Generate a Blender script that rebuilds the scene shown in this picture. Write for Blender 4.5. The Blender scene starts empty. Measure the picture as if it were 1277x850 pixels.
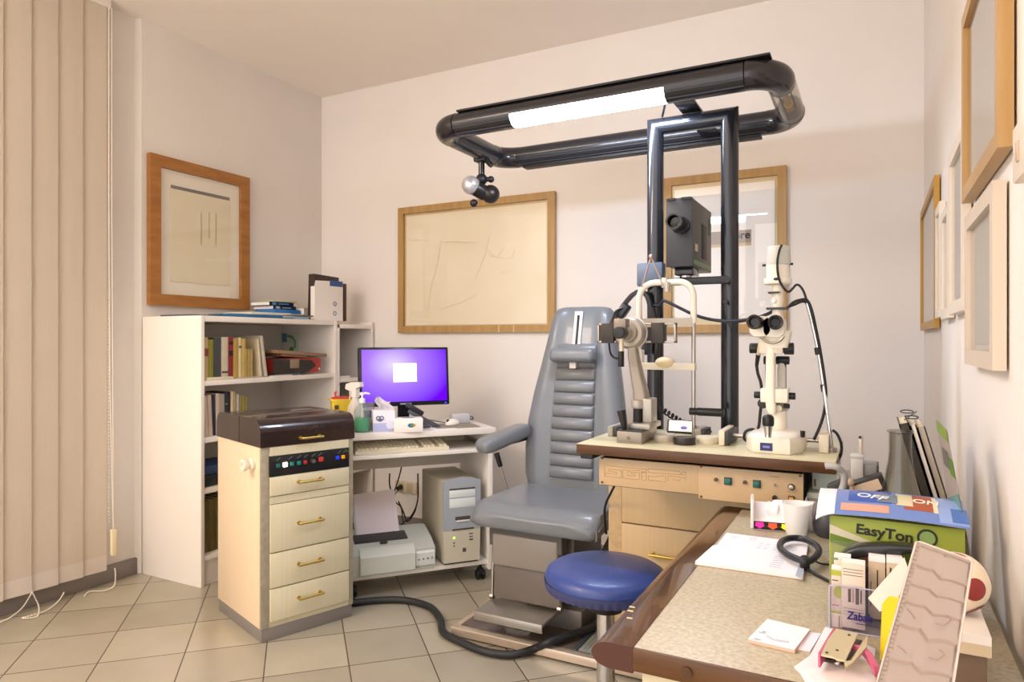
import bpy, bmesh, math, random
from mathutils import Vector, Matrix
random.seed(7)
C = bpy.context.scene.collection
PI = math.pi
V = Vector

# ---------------------------------------------------------------- camera numbers
FPX, CX, CY, CAMZ, YAW = 858.0, 638.5, 425.0, 1.22, math.radians(27.75)
FW = V((-math.sin(YAW), math.cos(YAW), 0)); RT = V((math.cos(YAW), math.sin(YAW), 0))
def W(px, py, x=None, y=None, z=None, d=None):
    """where the line of sight of a photo pixel meets a plane of the room"""
    r = FW + RT * ((px - CX) / FPX) + V((0, 0, (CY - py) / FPX))
    if x is not None: d = x / r.x
    elif y is not None: d = y / r.y
    elif z is not None: d = (z - CAMZ) / r.z
    return V((0, 0, CAMZ)) + r * d

# ---------------------------------------------------------------- materials
def lin(h):
    h = h.lstrip('#'); o = []
    for i in (0, 2, 4):
        c = int(h[i:i+2], 16) / 255
        o.append(c / 12.92 if c <= .04045 else ((c + .055) / 1.055) ** 2.4)
    return (*o, 1)
_m = {}
def mat(name, col, rough=.5, metal=0, spec=.5, noise=0, nscale=8, bump=0, bscale=60, coat=0, emit=None, es=0, alpha=1, trans=0, ior=1.45, stretch=None, col2=None):
    if name in _m: return _m[name]
    m = bpy.data.materials.new(name); m.use_nodes = True; nt = m.node_tree
    b = nt.nodes['Principled BSDF']; L = nt.links.new
    c = lin(col)
    b.inputs['Base Color'].default_value = c
    b.inputs['Roughness'].default_value = rough; b.inputs['Metallic'].default_value = metal
    b.inputs['Specular IOR Level'].default_value = spec; b.inputs['Coat Weight'].default_value = coat
    b.inputs['Alpha'].default_value = alpha; b.inputs['Transmission Weight'].default_value = trans; b.inputs['IOR'].default_value = ior
    if emit: b.inputs['Emission Color'].default_value = lin(emit); b.inputs['Emission Strength'].default_value = es
    if noise or bump:
        tc = nt.nodes.new('ShaderNodeTexCoord'); mp = nt.nodes.new('ShaderNodeMapping')
        if stretch: mp.inputs['Scale'].default_value = stretch
        L(tc.outputs['Object'], mp.inputs['Vector'])
    if noise:
        n = nt.nodes.new('ShaderNodeTexNoise'); n.inputs['Scale'].default_value = nscale; n.inputs['Detail'].default_value = 5
        L(mp.outputs['Vector'], n.inputs['Vector'])
        r = nt.nodes.new('ShaderNodeValToRGB')
        c2 = lin(col2) if col2 else tuple(max(0, v * (1 - noise)) for v in c[:3]) + (1,)
        r.color_ramp.elements[0].position = .3; r.color_ramp.elements[1].position = .7
        r.color_ramp.elements[0].color = c2; r.color_ramp.elements[1].color = c
        L(n.outputs['Fac'], r.inputs['Fac']); L(r.outputs['Color'], b.inputs['Base Color'])
    if bump:
        n2 = nt.nodes.new('ShaderNodeTexNoise'); n2.inputs['Scale'].default_value = bscale
        L(mp.outputs['Vector'], n2.inputs['Vector'])
        bp = nt.nodes.new('ShaderNodeBump'); bp.inputs['Strength'].default_value = bump; bp.inputs['Distance'].default_value = .01
        L(n2.outputs['Fac'], bp.inputs['Height']); L(bp.outputs['Normal'], b.inputs['Normal'])
    _m[name] = m
    return m
def wood(name, c1, c2, scale=(3, 40, 40), rough=.4, coat=0):
    return mat(name, c1, rough, noise=.5, nscale=1, stretch=scale, col2=c2, coat=coat)
def glass_pane(name='picture_glass', ior=1.68, rough=.02, tint='#FFFFFF'):
    if name in _m: return _m[name]
    m = bpy.data.materials.new(name); m.use_nodes = True; nt = m.node_tree; nt.nodes.clear(); L = nt.links.new
    o = nt.nodes.new('ShaderNodeOutputMaterial'); mx = nt.nodes.new('ShaderNodeMixShader'); f = nt.nodes.new('ShaderNodeFresnel')
    t = nt.nodes.new('ShaderNodeBsdfTransparent'); g = nt.nodes.new('ShaderNodeBsdfGlossy')
    t.inputs['Color'].default_value = lin(tint)
    f.inputs['IOR'].default_value = ior; g.inputs['Roughness'].default_value = rough
    ge = nt.nodes.new('ShaderNodeNewGeometry'); iv = nt.nodes.new('ShaderNodeMath'); iv.operation = 'SUBTRACT'; iv.inputs[0].default_value = 1; ml = nt.nodes.new('ShaderNodeMath'); ml.operation = 'MULTIPLY'
    L(ge.outputs['Backfacing'], iv.inputs[1]); L(iv.outputs[0], ml.inputs[0]); L(f.outputs[0], ml.inputs[1])
    L(ml.outputs[0], mx.inputs[0]); L(t.outputs[0], mx.inputs[1]); L(g.outputs[0], mx.inputs[2]); L(mx.outputs[0], o.inputs[0])
    _m[name] = m; return m
def clear_plastic(name, tint, body, amount, rough=.15):
    """see-through plastic: partly transparent, partly a diffuse glossy body"""
    if name in _m: return _m[name]
    m = bpy.data.materials.new(name); m.use_nodes = True; nt = m.node_tree; L = nt.links.new
    b = nt.nodes['Principled BSDF']; b.inputs['Base Color'].default_value = lin(body); b.inputs['Roughness'].default_value = rough
    t = nt.nodes.new('ShaderNodeBsdfTransparent'); t.inputs['Color'].default_value = lin(tint)
    mx = nt.nodes.new('ShaderNodeMixShader'); mx.inputs[0].default_value = amount
    L(t.outputs[0], mx.inputs[1]); L(b.outputs[0], mx.inputs[2]); L(mx.outputs[0], nt.nodes['Material Output'].inputs[0])
    _m[name] = m; return m

# ---------------------------------------------------------------- mesh builder
def rotz(a): return Matrix.Rotation(a, 4, 'Z')
def frame(o, xa, za):
    """matrix with origin o, x axis xa, z axis as near za as it can be"""
    x = V(xa).normalized(); z = V(za); y = z.cross(x).normalized(); z = x.cross(y).normalized()
    M = Matrix.Identity(4)
    for i, a in enumerate((x, y, z)):
        for j in range(3): M[j][i] = a[j]
    M.translation = V(o); return M
class MB:
    def __init__(s, mats=None): s.bm = bmesh.new(); s.mi = 0; s.X = Matrix.Identity(4)
    def _add(s, bm):
        bmesh.ops.transform(bm, matrix=s.X, verts=bm.verts)
        for f in bm.faces: f.material_index = s.mi
        me = bpy.data.meshes.new('t'); bm.to_mesh(me); bm.free(); s.bm.from_mesh(me); bpy.data.meshes.remove(me)
        return s
    def box(s, x0, x1, y0, y1, z0, z1, bev=0, seg=2, M=None):
        b = bmesh.new(); bmesh.ops.create_cube(b, size=1)
        for v in b.verts: v.co = V((x0 + (v.co.x + .5) * (x1 - x0), y0 + (v.co.y + .5) * (y1 - y0), z0 + (v.co.z + .5) * (z1 - z0)))
        if bev:
            bev = min(bev, .49 * min(abs(x1-x0), abs(y1-y0), abs(z1-z0)))
            bmesh.ops.bevel(b, geom=b.edges[:], offset=bev, segments=seg, affect='EDGES', profile=.5)
        if M is not None: bmesh.ops.transform(b, matrix=M, verts=b.verts)
        return s._add(b)
    def cyl(s, p0, p1, r0, r1=None, seg=24, bev=0):
        p0, p1 = V(p0), V(p1); r1 = r0 if r1 is None else r1
        b = bmesh.new(); h = (p1 - p0).length
        bmesh.ops.create_cone(b, cap_ends=True, segments=seg, radius1=max(r0, 1e-5), radius2=max(r1, 1e-5), depth=h)
        if bev:
            ed = [e for e in b.edges if len({round(v.co.z, 5) for v in e.verts}) == 1]
            bmesh.ops.bevel(b, geom=ed, offset=bev, segments=3, affect='EDGES', profile=.5)
        q = V((0, 0, 1)).rotation_difference((p1 - p0).normalized())
        bmesh.ops.transform(b, matrix=Matrix.Translation((p0 + p1) / 2) @ q.to_matrix().to_4x4(), verts=b.verts)
        return s._add(b)
    def ball(s, c, r, sc=(1, 1, 1), seg=24, M=None):
        b = bmesh.new(); bmesh.ops.create_uvsphere(b, u_segments=seg, v_segments=seg // 2, radius=r)
        T = Matrix.Translation(V(c)) @ (M or Matrix.Identity(4)) @ Matrix.Diagonal((*sc, 1))
        bmesh.ops.transform(b, matrix=T, verts=b.verts); return s._add(b)
    def loft(s, loops, cap=True, closed=False):
        b = bmesh.new(); R = [[b.verts.new(V(p)) for p in lp] for lp in loops]; n = len(R[0])
        rng = range(len(R)) if closed else range(len(R) - 1)
        for i in rng:
            A, B = R[i], R[(i + 1) % len(R)]
            for k in range(n):
                try: b.faces.new((A[k], A[(k + 1) % n], B[(k + 1) % n], B[k]))
                except ValueError: pass
        if cap and not closed:
            b.faces.new(R[0][::-1]); b.faces.new(R[-1])
        bmesh.ops.recalc_face_normals(b, faces=b.faces[:])
        return s._add(b)
    def tube(s, pts, r, seg=10, closed=False):
        pts = [V(p) for p in pts]; n = len(pts); rs = r if isinstance(r, (list, tuple)) else [r] * n
        tg = []
        for i in range(n):
            a = pts[(i - 1) % n] if closed or i else pts[i]; c = pts[(i + 1) % n] if closed or i < n - 1 else pts[i]
            tg.append((c - a).normalized())
        u = tg[0].orthogonal().normalized(); loops = []
        for i in range(n):
            u = (u - tg[i] * u.dot(tg[i])).normalized(); w = tg[i].cross(u)
            loops.append([pts[i] + (u * math.cos(2 * PI * k / seg) + w * math.sin(2 * PI * k / seg)) * rs[i] for k in range(seg)])
        return s.loft(loops, closed=closed)
    def lathe(s, prof, o=(0, 0, 0), seg=32, axis=None):
        b = bmesh.new(); o = V(o)
        loops = [[V((max(r, 1e-5) * math.cos(2 * PI * k / seg), max(r, 1e-5) * math.sin(2 * PI * k / seg), z)) for k in range(seg)] for r, z in prof]
        T = Matrix.Translation(o)
        if axis is not None: T = T @ V((0, 0, 1)).rotation_difference(V(axis).normalized()).to_matrix().to_4x4()
        return s.loft([[T @ p for p in lp] for lp in loops])
    def prism(s, poly, a0, a1, M=None):
        """poly in local xy, pushed from z=a0 to z=a1"""
        M = M or Matrix.Identity(4)
        return s.loft([[M @ V((p[0], p[1], a0)) for p in poly], [M @ V((p[0], p[1], a1)) for p in poly]])
    def quad(s, pts):
        b = bmesh.new(); b.faces.new([b.verts.new(V(p)) for p in pts]); return s._add(b)
    def grid(s, fn, nu, nv, thick=0):
        b = bmesh.new(); G = [[b.verts.new(V(fn(i / nu, j / nv))) for j in range(nv + 1)] for i in range(nu + 1)]
        for i in range(nu):
            for j in range(nv): b.faces.new((G[i][j], G[i+1][j], G[i+1][j+1], G[i][j+1]))
        if thick: bmesh.ops.solidify(b, geom=b.faces[:], thickness=thick)
        bmesh.ops.recalc_face_normals(b, faces=b.faces[:])
        return s._add(b)
    def split(s, name, mats, parent, world=False, ang=38):
        """every separate piece becomes a part of its own"""
        s.bm.verts.ensure_lookup_table(); s.bm.verts.index_update()
        left = set(s.bm.verts); out = []
        groups = []
        while left:
            st = [left.pop()]; g = []
            while st:
                v = st.pop(); g.append(v)
                for e in v.link_edges:
                    w = e.other_vert(v)
                    if w in left: left.discard(w); st.append(w)
            groups.append({v.index for v in g})
        for g in groups:
            m = MB(); m.bm.free(); m.bm = s.bm.copy(); m.bm.verts.ensure_lookup_table()
            bmesh.ops.delete(m.bm, geom=[v for i, v in enumerate(m.bm.verts) if i not in g], context='VERTS')
            out.append(m.build(name, mats, parent, world, ang))
        s.bm.free(); return out
    def build(s, name, mats, parent=None, world=False, ang=38, tagv=None):
        me = bpy.data.meshes.new(name); s.bm.to_mesh(me); s.bm.free()
        for m in (mats if isinstance(mats, (list, tuple)) else [mats]): me.materials.append(m)
        for p in me.polygons: p.use_smooth = True
        me.set_sharp_from_angle(angle=math.radians(ang))
        o = bpy.data.objects.new(name, me); C.objects.link(o)
        if parent is not None:
            if world: me.transform(MW[parent.name].inverted())
            o.parent = parent; MW[o.name] = MW[parent.name]
        else:
            xs = [v.co for v in me.vertices]
            c = V(((min(v.x for v in xs) + max(v.x for v in xs)) / 2, (min(v.y for v in xs) + max(v.y for v in xs)) / 2, min(v.z for v in xs)))
            me.transform(Matrix.Translation(-c)); o.location = c; MW[o.name] = Matrix.Translation(c)
        return o
MW = {}
def tag(o, label, cat, group=None):
    o['label'] = label; o['category'] = cat
    if group: o['group'] = group
    return o
def thing(name, label, cat, loc=(0, 0, 0), rz=0, group=None):
    o = bpy.data.objects.new(name, None); C.objects.link(o); o.empty_display_size = .05
    o.location = loc; o.rotation_euler = (0, 0, rz); MW[o.name] = Matrix.Translation(V(loc)) @ rotz(rz)
    return tag(o, label, cat, group)
def struct(name, mb, m): o = mb.build(name, m); o['kind'] = 'structure'; return o
def text(name, s, size, M, m, parent, world=True, ext=.0003, align='LEFT', sx=1, shear=0, bold=0):
    """lettering as a flat mesh; M places its baseline (x right, y up, z out of the surface)"""
    cu = bpy.data.curves.new('t', 'FONT'); cu.body = s; cu.size = size; cu.extrude = ext; cu.align_x = align; cu.shear = shear; cu.offset = bold
    ob = bpy.data.objects.new('t', cu); C.objects.link(ob)
    me = bpy.data.meshes.new_from_object(ob.evaluated_get(bpy.context.evaluated_depsgraph_get()))
    bpy.data.objects.remove(ob); bpy.data.curves.remove(cu)
    me.name = name; me.transform(Matrix.Diagonal((sx, 1, 1, 1))); me.transform(M)
    me.materials.clear(); me.materials.append(m)
    o = bpy.data.objects.new(name, me); C.objects.link(o)
    if world: me.transform(MW[parent.name].inverted())
    o.parent = parent; MW[o.name] = MW[parent.name]; return o
def arc(c, r, a0, a1, n, ax=(1, 0, 0), ay=(0, 1, 0)):
    return [V(c) + V(ax) * r * math.cos(a0 + (a1 - a0) * i / n) + V(ay) * r * math.sin(a0 + (a1 - a0) * i / n) for i in range(n + 1)]
def smooth(pts, n=6, closed=False):
    """Catmull-Rom through the points"""
    P = [V(p) for p in pts]; N = len(P); out = []
    for i in range(N if closed else N - 1):
        a, b, c, d = (P[(i + k) % N] if closed else P[min(max(i + k, 0), N - 1)] for k in (-1, 0, 1, 2))
        for j in range(n):
            t = j / n
            out.append(.5 * (2 * b + (c - a) * t + (2 * a - 5 * b + 4 * c - d) * t * t + (3 * b - a - 3 * c + d) * t ** 3))
    if not closed: out.append(P[-1])
    return out
def rrect(hw, hh, r, n=5, cx=0, cy=0):
    """rounded rectangle outline"""
    o = []
    for sx, sy, a in ((1, 1, 0), (-1, 1, PI/2), (-1, -1, PI), (1, -1, 3*PI/2)):
        for k in range(n + 1):
            t = a + PI / 2 * k / n
            o.append((cx + sx * (hw - r) + r * math.cos(t), cy + sy * (hh - r) + r * math.sin(t)))
    return o

# ---------------------------------------------------------------- shared materials
WHITE_LAM = mat('white_laminate', '#E6E0D8', .35)
BLACK_P = mat('black_plastic', '#17171A', .4)
BLACK_G = mat('black_gloss', '#101014', .18, coat=.3)
DARK_P = mat('dark_grey_plastic', '#303236', .45)
CHROME = mat('chrome', '#D8D8DA', .15, 1)
STEEL = mat('brushed_steel', '#B9B4AC', .32, 1)
BRASS = mat('brass', '#CDB060', .3, 1)
CREAM_M = mat('cream_enamel', '#E9E4D6', .3, coat=.2)
PAPER = mat('white_paper', '#F2F0F2', .7)
GREYPAINT = mat('hammered_grey_paint', '#A39C92', .35, .3)
CABLE = mat('black_cable', '#15151A', .5)
RUBBER = mat('black_rubber', '#1C1C1E', .6)
# ================================================================ THE ROOM
XL, XR, YB, HC, YN = -3.41, .20, 3.63, 2.915, -1.7
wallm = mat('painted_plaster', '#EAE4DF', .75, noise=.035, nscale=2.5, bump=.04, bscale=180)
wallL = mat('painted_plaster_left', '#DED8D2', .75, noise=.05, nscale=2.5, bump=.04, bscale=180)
ceilm = mat('ceiling_paint', '#F1E8DF', .8, noise=.03, nscale=2)
def tile_floor():
    m = bpy.data.materials.new('beige_floor_tiles'); m.use_nodes = True; nt = m.node_tree; L = nt.links.new; b = nt.nodes['Principled BSDF']
    g = nt.nodes.new('ShaderNodeNewGeometry')
    mp = nt.nodes.new('ShaderNodeMapping'); mp.vector_type = 'POINT'
    mp.inputs['Rotation'].default_value = (0, 0, math.radians(-45)); mp.inputs['Location'].default_value = (.727, -2.955, 0)
    sc = nt.nodes.new('ShaderNodeVectorMath'); sc.operation = 'SCALE'; sc.inputs['Scale'].default_value = 1 / .303
    L(g.outputs['Position'], mp.inputs['Vector']); L(mp.outputs['Vector'], sc.inputs[0])
    sx = nt.nodes.new('ShaderNodeSeparateXYZ'); L(sc.outputs[0], sx.inputs[0])
    ds = []
    for ax in 'XY':
        p = nt.nodes.new('ShaderNodeMath'); p.operation = 'PINGPONG'; p.inputs[1].default_value = .5; L(sx.outputs[ax], p.inputs[0]); ds.append(p)
    mn = nt.nodes.new('ShaderNodeMath'); mn.operation = 'MINIMUM'; L(ds[0].outputs[0], mn.inputs[0]); L(ds[1].outputs[0], mn.inputs[1])
    lt = nt.nodes.new('ShaderNodeMapRange'); lt.inputs['From Min'].default_value = .004; lt.inputs['From Max'].default_value = .011; L(mn.outputs[0], lt.inputs['Value'])
    fl = nt.nodes.new('ShaderNodeVectorMath'); fl.operation = 'FLOOR'; L(sc.outputs[0], fl.inputs[0])
    wn = nt.nodes.new('ShaderNodeTexWhiteNoise'); wn.noise_dimensions = '2D'; L(fl.outputs[0], wn.inputs['Vector'])
    no = nt.nodes.new('ShaderNodeTexNoise'); no.inputs['Scale'].default_value = 5; no.inputs['Detail'].default_value = 6; L(g.outputs['Position'], no.inputs['Vector'])
    ad = nt.nodes.new('ShaderNodeMath'); ad.operation = 'ADD'; L(wn.outputs['Value'], ad.inputs[0]); L(no.outputs['Fac'], ad.inputs[1])
    r = nt.nodes.new('ShaderNodeValToRGB'); r.color_ramp.elements[0].position = .3; r.color_ramp.elements[1].position = .95
    r.color_ramp.elements[0].color = lin('#968F80'); r.color_ramp.elements[1].color = lin('#A9A291')
    hf = nt.nodes.new('ShaderNodeMath'); hf.operation = 'MULTIPLY'; hf.inputs[1].default_value = .6; L(ad.outputs[0], hf.inputs[0]); L(hf.outputs[0], r.inputs['Fac'])
    mx = nt.nodes.new('ShaderNodeMix'); mx.data_type = 'RGBA'; mx.inputs['A'].default_value = lin('#4E4438')
    L(lt.outputs['Result'], mx.inputs['Factor']); L(r.outputs['Color'], mx.inputs['B']); L(mx.outputs['Result'], b.inputs['Base Color'])
    b.inputs['Roughness'].default_value = .22; b.inputs['Specular IOR Level'].default_value = .5
    bp = nt.nodes.new('ShaderNodeBump'); bp.inputs['Strength'].default_value = .3; bp.inputs['Distance'].default_value = .003
    L(lt.outputs['Result'], bp.inputs['Height']); L(bp.outputs['Normal'], b.inputs['Normal'])
    return m
struct('floor', MB().box(XL - .15, XR + .1, YN, YB + .1, -.1, 0), tile_floor())
struct('ceiling', MB().box(XL - .15, XR + .1, YN, YB + .1, HC, HC + .1), ceilm)
struct('wall_back', MB().box(XL - .15, XR + .1, YB, YB + .1, 0, HC), wallm)
struct('wall_right', MB().box(XR, XR + .1, YN, YB, 0, HC), wallm)
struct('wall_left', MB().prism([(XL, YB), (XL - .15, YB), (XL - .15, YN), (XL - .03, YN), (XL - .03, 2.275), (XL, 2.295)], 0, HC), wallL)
greyb = mat('grey_baseboard', '#837B76', .4)
struct('baseboard_left', MB().box(XL - .03, XL - .012, YN, 2.28, 0, .085, .003), greyb)
struct('baseboard_back', MB().box(XL, XR, YB - .012, YB, 0, .085, .003), greyb)
struct('baseboard_right', MB().box(XR - .012, XR, YN, YB - .012, 0, .085, .003), greyb)

# ================================================================ VERTICAL BLIND
bl = thing('vertical_blind', 'beige vertical fabric blind covering the left wall, bead chain at its side', 'blind', (-3.37, 1.5, 0))
slm = mat('blind_fabric', '#F2E6D6', .8, noise=.03, nscale=300, stretch=(1, 1, .02))
MB().box(-3.40, -3.355, .9, 2.10, 2.87, HC, .004).build('headrail', WHITE_LAM, bl, True)
for i in range(10):
    yc = 2.012 - .114 * i
    def sl(u, v, yc=yc):
        t = u - .5; a = math.radians(7)
        return (-3.362 + math.sin(a) * t * .127 + .0025 * (1 - 4 * t * t), yc + math.cos(a) * t * .127, .088 + v * (2.78 + .002))
    s = MB().grid(sl, 8, 1, .0012).build('slat', slm, bl, True)
    def wt(u, v, yc=yc):
        p = V(sl(u, 0)); return (p.x + .0015, p.y, .09 + v * .075)
    MB().grid(wt, 8, 1, .001).build('bottom_weight', mat('blind_hem', '#F8EFE4', .7), s, True)
m = MB()
for dy in (.085, .10):
    y = 2.0 + dy
    m.tube([(-3.352, y, 2.87), (-3.352, y, 2.0), (-3.35, y + .004, 1.0), (-3.348, 2.105, .28)], .0022, 6)
for k in range(150):
    m.ball((-3.352 + .001, 2.085, 2.86 - k * .017), .004, seg=6)
m.build('bead_chain', mat('bead_white', '#E4DACB', .4), bl, True)
MB().box(-3.357, -3.339, 2.092, 2.12, .155, .285, .005).build('chain_weight', mat('cream_plastic', '#E4D6B4', .4), bl, True)
def chain(pts):
    m = MB(); P = smooth(pts, 8); m.tube(P, .0012, 5)
    for i in range(len(P) - 1):
        n = max(1, int((P[i+1] - P[i]).length / .009))
        for k in range(n): m.ball(P[i].lerp(P[i+1], k / n), .0036, seg=6)
    m.build('loose_chain', mat('bead_white', '#E4DACB', .4), bl, True)
chain([W(0, 775, z=.02), W(12, 770, z=.01), W(28, 757, z=.03), W(40, 738, x=-3.35)])
chain([W(40, 738, x=-3.35), W(48, 755, z=.02), W(46, 768, z=.008), W(28, 770, z=.008), W(55, 762, z=.008), W(72, 750, z=.02), W(80, 738, x=-3.35)])
chain([W(105, 743, z=.008), W(112, 737, z=.008), W(130, 736, z=.008), W(142, 730, z=.02), W(144, 717, z=.05), W(143, 708, x=-3.352)])

# ================================================================ PICTURES
oak = wood('oak_frame', '#B9955F', '#A6814C', (30, 4, 4), .4)
oakL = wood('amber_oak_frame', '#A87236', '#925E28', (6, 6, 30), .38)
pale = mat('pale_wood_frame', '#CDBFAE', .45)
glass = glass_pane()
def picture(wall, a0, a1, z0, z1, fm, bar, dep, label, paper, art=None, matboard='#E6DFD0', group=None, gap=.004):
    """wall: 'L','B','R'; a0..a1 along the wall"""
    if wall == 'L': F = frame((XL, 0, 0), (0, 1, 0), (1, 0, 0))      # local x along +y, z into the room
    elif wall == 'B': F = frame((0, YB, 0), (1, 0, 0), (0, -1, 0))
    else: F = frame((XR, 0, 0), (0, -1, 0), (-1, 0, 0))
    if wall == 'R': a0, a1 = -a1, -a0
    # make local y = up
    if F.col[1].z < 0: raise RuntimeError
    ctr = F @ V(((a0 + a1) / 2, (z0 + z1) / 2, 0))
    t = thing('framed_picture', label, 'picture', (ctr.x, ctr.y, z0))
    m = MB(); m.X = F
    outer = [(a0, z0), (a1, z0), (a1, z1), (a0, z1)]; inner = [(a0 + bar, z0 + bar), (a1 - bar, z0 + bar), (a1 - bar, z1 - bar), (a0 + bar, z1 - bar)]
    for k in range(4):
        j = (k + 1) % 4
        m.prism([outer[k], outer[j], inner[j], inner[k]], gap, dep)
    m.build('frame', fm, t, True)
    m = MB(); m.X = F; m.box(a0 + bar * .8, a1 - bar * .8, z0 + bar * .8, z1 - bar * .8, gap, dep * .35).build('backing', mat('matboard' + matboard, matboard, .8, noise=.04, nscale=3), t, True)
    if art:
        for nm, mt, x0, x1, y0, y1 in art:
            m = MB(); m.X = F
            W_, H_ = a1 - a0, z1 - z0
            m.box(a0 + x0 * W_, a0 + x1 * W_, z0 + y0 * H_, z0 + y1 * H_, dep * .35, dep * .35 + .0015 + .0005 * len(nm)).build(nm, mt, t, True)
    m = MB(); m.X = F; m.box(a0 + bar * .9, a1 - bar * .9, z0 + bar * .9, z1 - bar * .9, dep * .62, dep * .62 + .002).build('glass', glass, t, True)
    return t, F
sheet = mat('parchment', '#DFD5BA', .8, noise=.05, nscale=6, stretch=(1, 1, 3))
bandm = mat('pencil_band', '#77706A', .8)
t, F = picture('L', W(187, 300, x=-3.38).y, W(311, 300, x=-3.38).y, 1.41, 2.215, oakL, .062, .035,
        'amber wood framed drawing on the left wall above the bookcase', sheet,
        [('sheet', sheet, .2, .8, .17, .8), ('drawn_band', bandm, .205, .79, .80, .822)])
m = MB(); m.X = F
for px_, zz0, zz1 in ((.46, .45, .68), (.54, .5, .69), (.61, .45, .69)):
    a = 2.34 + px_ * .66; m.box(a, a + .003, 1.41 + zz0 * .8, 1.41 + zz1 * .8, .0122 + .006, .0127 + .006)
m.split('drawn_line', mat('sepia_line', '#B39B6C', .8), t, True)
t, F = picture('B', -2.73, -1.62, 1.272, 2.08, oak, .042, .03, 'wide oak framed faint drawing on the back wall left of the chair', sheet,
        [('sheet', mat('cream_sheet', '#ECE1CA', .8, noise=.07, nscale=2.5, col2='#E2D5B9'), .05, .95, .06, .93)], '#CDB386')
m = MB(); m.X = F
rnd = random.Random(3)
for pts in ([(-2.4, 1.85), (-2.43, 1.7), (-2.48, 1.55), (-2.5, 1.42)], [(-2.4, 1.84), (-2.25, 1.83), (-2.14, 1.82)], [(-2.65, 1.87), (-2.5, 1.86)], [(-2.4, 1.42), (-2.25, 1.46), (-2.15, 1.5)], [(-2.05, 1.86), (-2.08, 1.75), (-2.15, 1.6)], [(-2.1, 1.8), (-2.0, 1.72), (-1.9, 1.71), (-1.88, 1.76)], [(-1.98, 1.63), (-1.92, 1.635)], [(-1.95, 1.78), (-2.0, 1.72), (-2.06, 1.74)]):
    m.tube([(x, z, .021) for x, z in pts], .0011, 5)
m.build('faint_drawing', mat('faint_pencil', '#DACBAE', .9), t, True)
m = MB(); m.X = F; m.box(-1.985, -1.98, 1.270, 1.315, .03, .032).box(-1.885, -1.88, 1.270, 1.315, .03, .032)
m.split('frame_clip', mat('clip_cream', '#D9C49A', .5), t, True)
t, F = picture('B', -.987, -.379, 1.262, 2.08, oak, .042, .03, 'oak framed print behind the twin black posts, small script strip in it', sheet,
        [('sheet', mat('white_print', '#EDEAE6', .8), .09, .91, .09, .92)], '#D2BE90')
strip = mat('script_strip', '#A8988F', .8)
m = MB(); m.X = F; m.box(-.83, -.545, 1.715, 1.78, .0135, .0165).build('script_strip', strip, t, True)
text('lettering', 'core', .055, F @ Matrix.Translation((-.55, 1.737, .0172)), mat('ink', '#2A2626', .8), t, bold=.001, align='RIGHT')
m = MB(); m.X = F; m.box(-.83, -.545, 1.70, 1.715, .0135, .016).build('strip_edge', mat('strip_edge', '#CDBB91', .8), t, True)

gold = mat('gold_frame', '#B58A3A', .4, .2)
whitef = mat('white_frame', '#DCD2C4', .45)
def RW(px): return W(px, 400, x=.18).y
greyprint = mat('grey_print', '#BDB5A8', .8, noise=.06, nscale=4)
picture('R', RW(1165), RW(1147.5), 1.265, 1.78, gold, .03, .02, 'thin gold framed picture on the right wall nearest the far corner', None, None, '#CFC6B4')
picture('R', RW(1171.5), RW(1165.8), 1.295, 1.655, whitef, .028, .02, 'narrow pale framed picture on the right wall just right of the gold one', None, None, '#D4D2CC')
picture('R', RW(1181.5), RW(1173), 1.285, 1.605, whitef, .028, .02, 'third frame from the far corner on right wall, pale and small', None, None, '#D4D2CC')
picture('R', RW(1201), RW(1183.5), 1.29, 1.715, whitef, .03, .022, 'tall white framed picture left of the big wooden frame, right wall', None, [('sheet', mat('grey_sheet', '#B9B4AC', .8), .15, .85, .1, .9)], '#D8D4CC')
picture('R', RW(1249.5), RW(1203), 1.528, 1.94, oak, .03, .026, 'large oak framed grey print, highest on the right wall near camera', None, [('sheet', greyprint, .06, .94, .06, .94)], '#C9C2B6')
picture('R', RW(1241), RW(1205.5), 1.17, 1.49, pale, .032, .024, 'pale beige framed print hanging below the large oak frame', None, [('sheet', mat('green_grey_print', '#B4B2A2', .8), .16, .84, .14, .86)], '#CBC8BA')
t = thing('wall_plate', 'cream plastic plate with a slot at the right photo edge', 'switch', (XR, 1.2, 1.45))
MB().box(XR - .018, XR, 1.10, 1.252, 1.452, 1.535, .004).build('plate', mat('ivory_plastic', '#E2D6C6', .4), t, True)
MB().box(XR - .021, XR - .016, 1.195, 1.21, 1.475, 1.505, .002).build('slot', mat('slot_tan', '#BFA58C', .4), t, True)
# ================================================================ BOOKCASES
bx0, bx1 = -3.395, -2.94
t = thing('bookcase', 'large white open bookcase standing against the left wall', 'bookcase', (-3.17, 2.29, 0))
lam = mat('shelf_laminate', '#E9E2DA', .4)
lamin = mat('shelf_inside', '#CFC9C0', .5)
MB().box(bx0, bx1, 2.29, 2.312, .0, 1.347, .002).build('side_panel', lam, t, True)
MB().box(bx0, bx1, 3.243, 3.265, 0, 1.347, .002).build('side_panel', lam, t, True)
MB().box(bx0, bx0 + .008, 2.312, 3.243, .05, 1.32).build('back_panel', lamin, t, True)
MB().box(bx0, bx1 - .002, 2.3122, 3.2428, 1.318, 1.3465, .001).build('top_board', lam, t, True)
SH = [1.022, .738, .485, .15]
for z in SH: MB().box(bx0 + .008, bx1 - .004, 2.312, 3.243, z - .026, z, .0015).build('shelf', lam, t, True)
MB().box(bx1 - .04, bx1 - .02, 2.312, 3.243, 0, .124).build('kickboard', lam, t, True)
t = thing('bookcase', 'narrow white bookcase in the corner behind the monitor', 'bookcase', (-3.17, 3.27, 0))
MB().box(bx0, bx1, 3.268, 3.288, 0, 1.325, .002).build('side_panel', lam, t, True)
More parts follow.
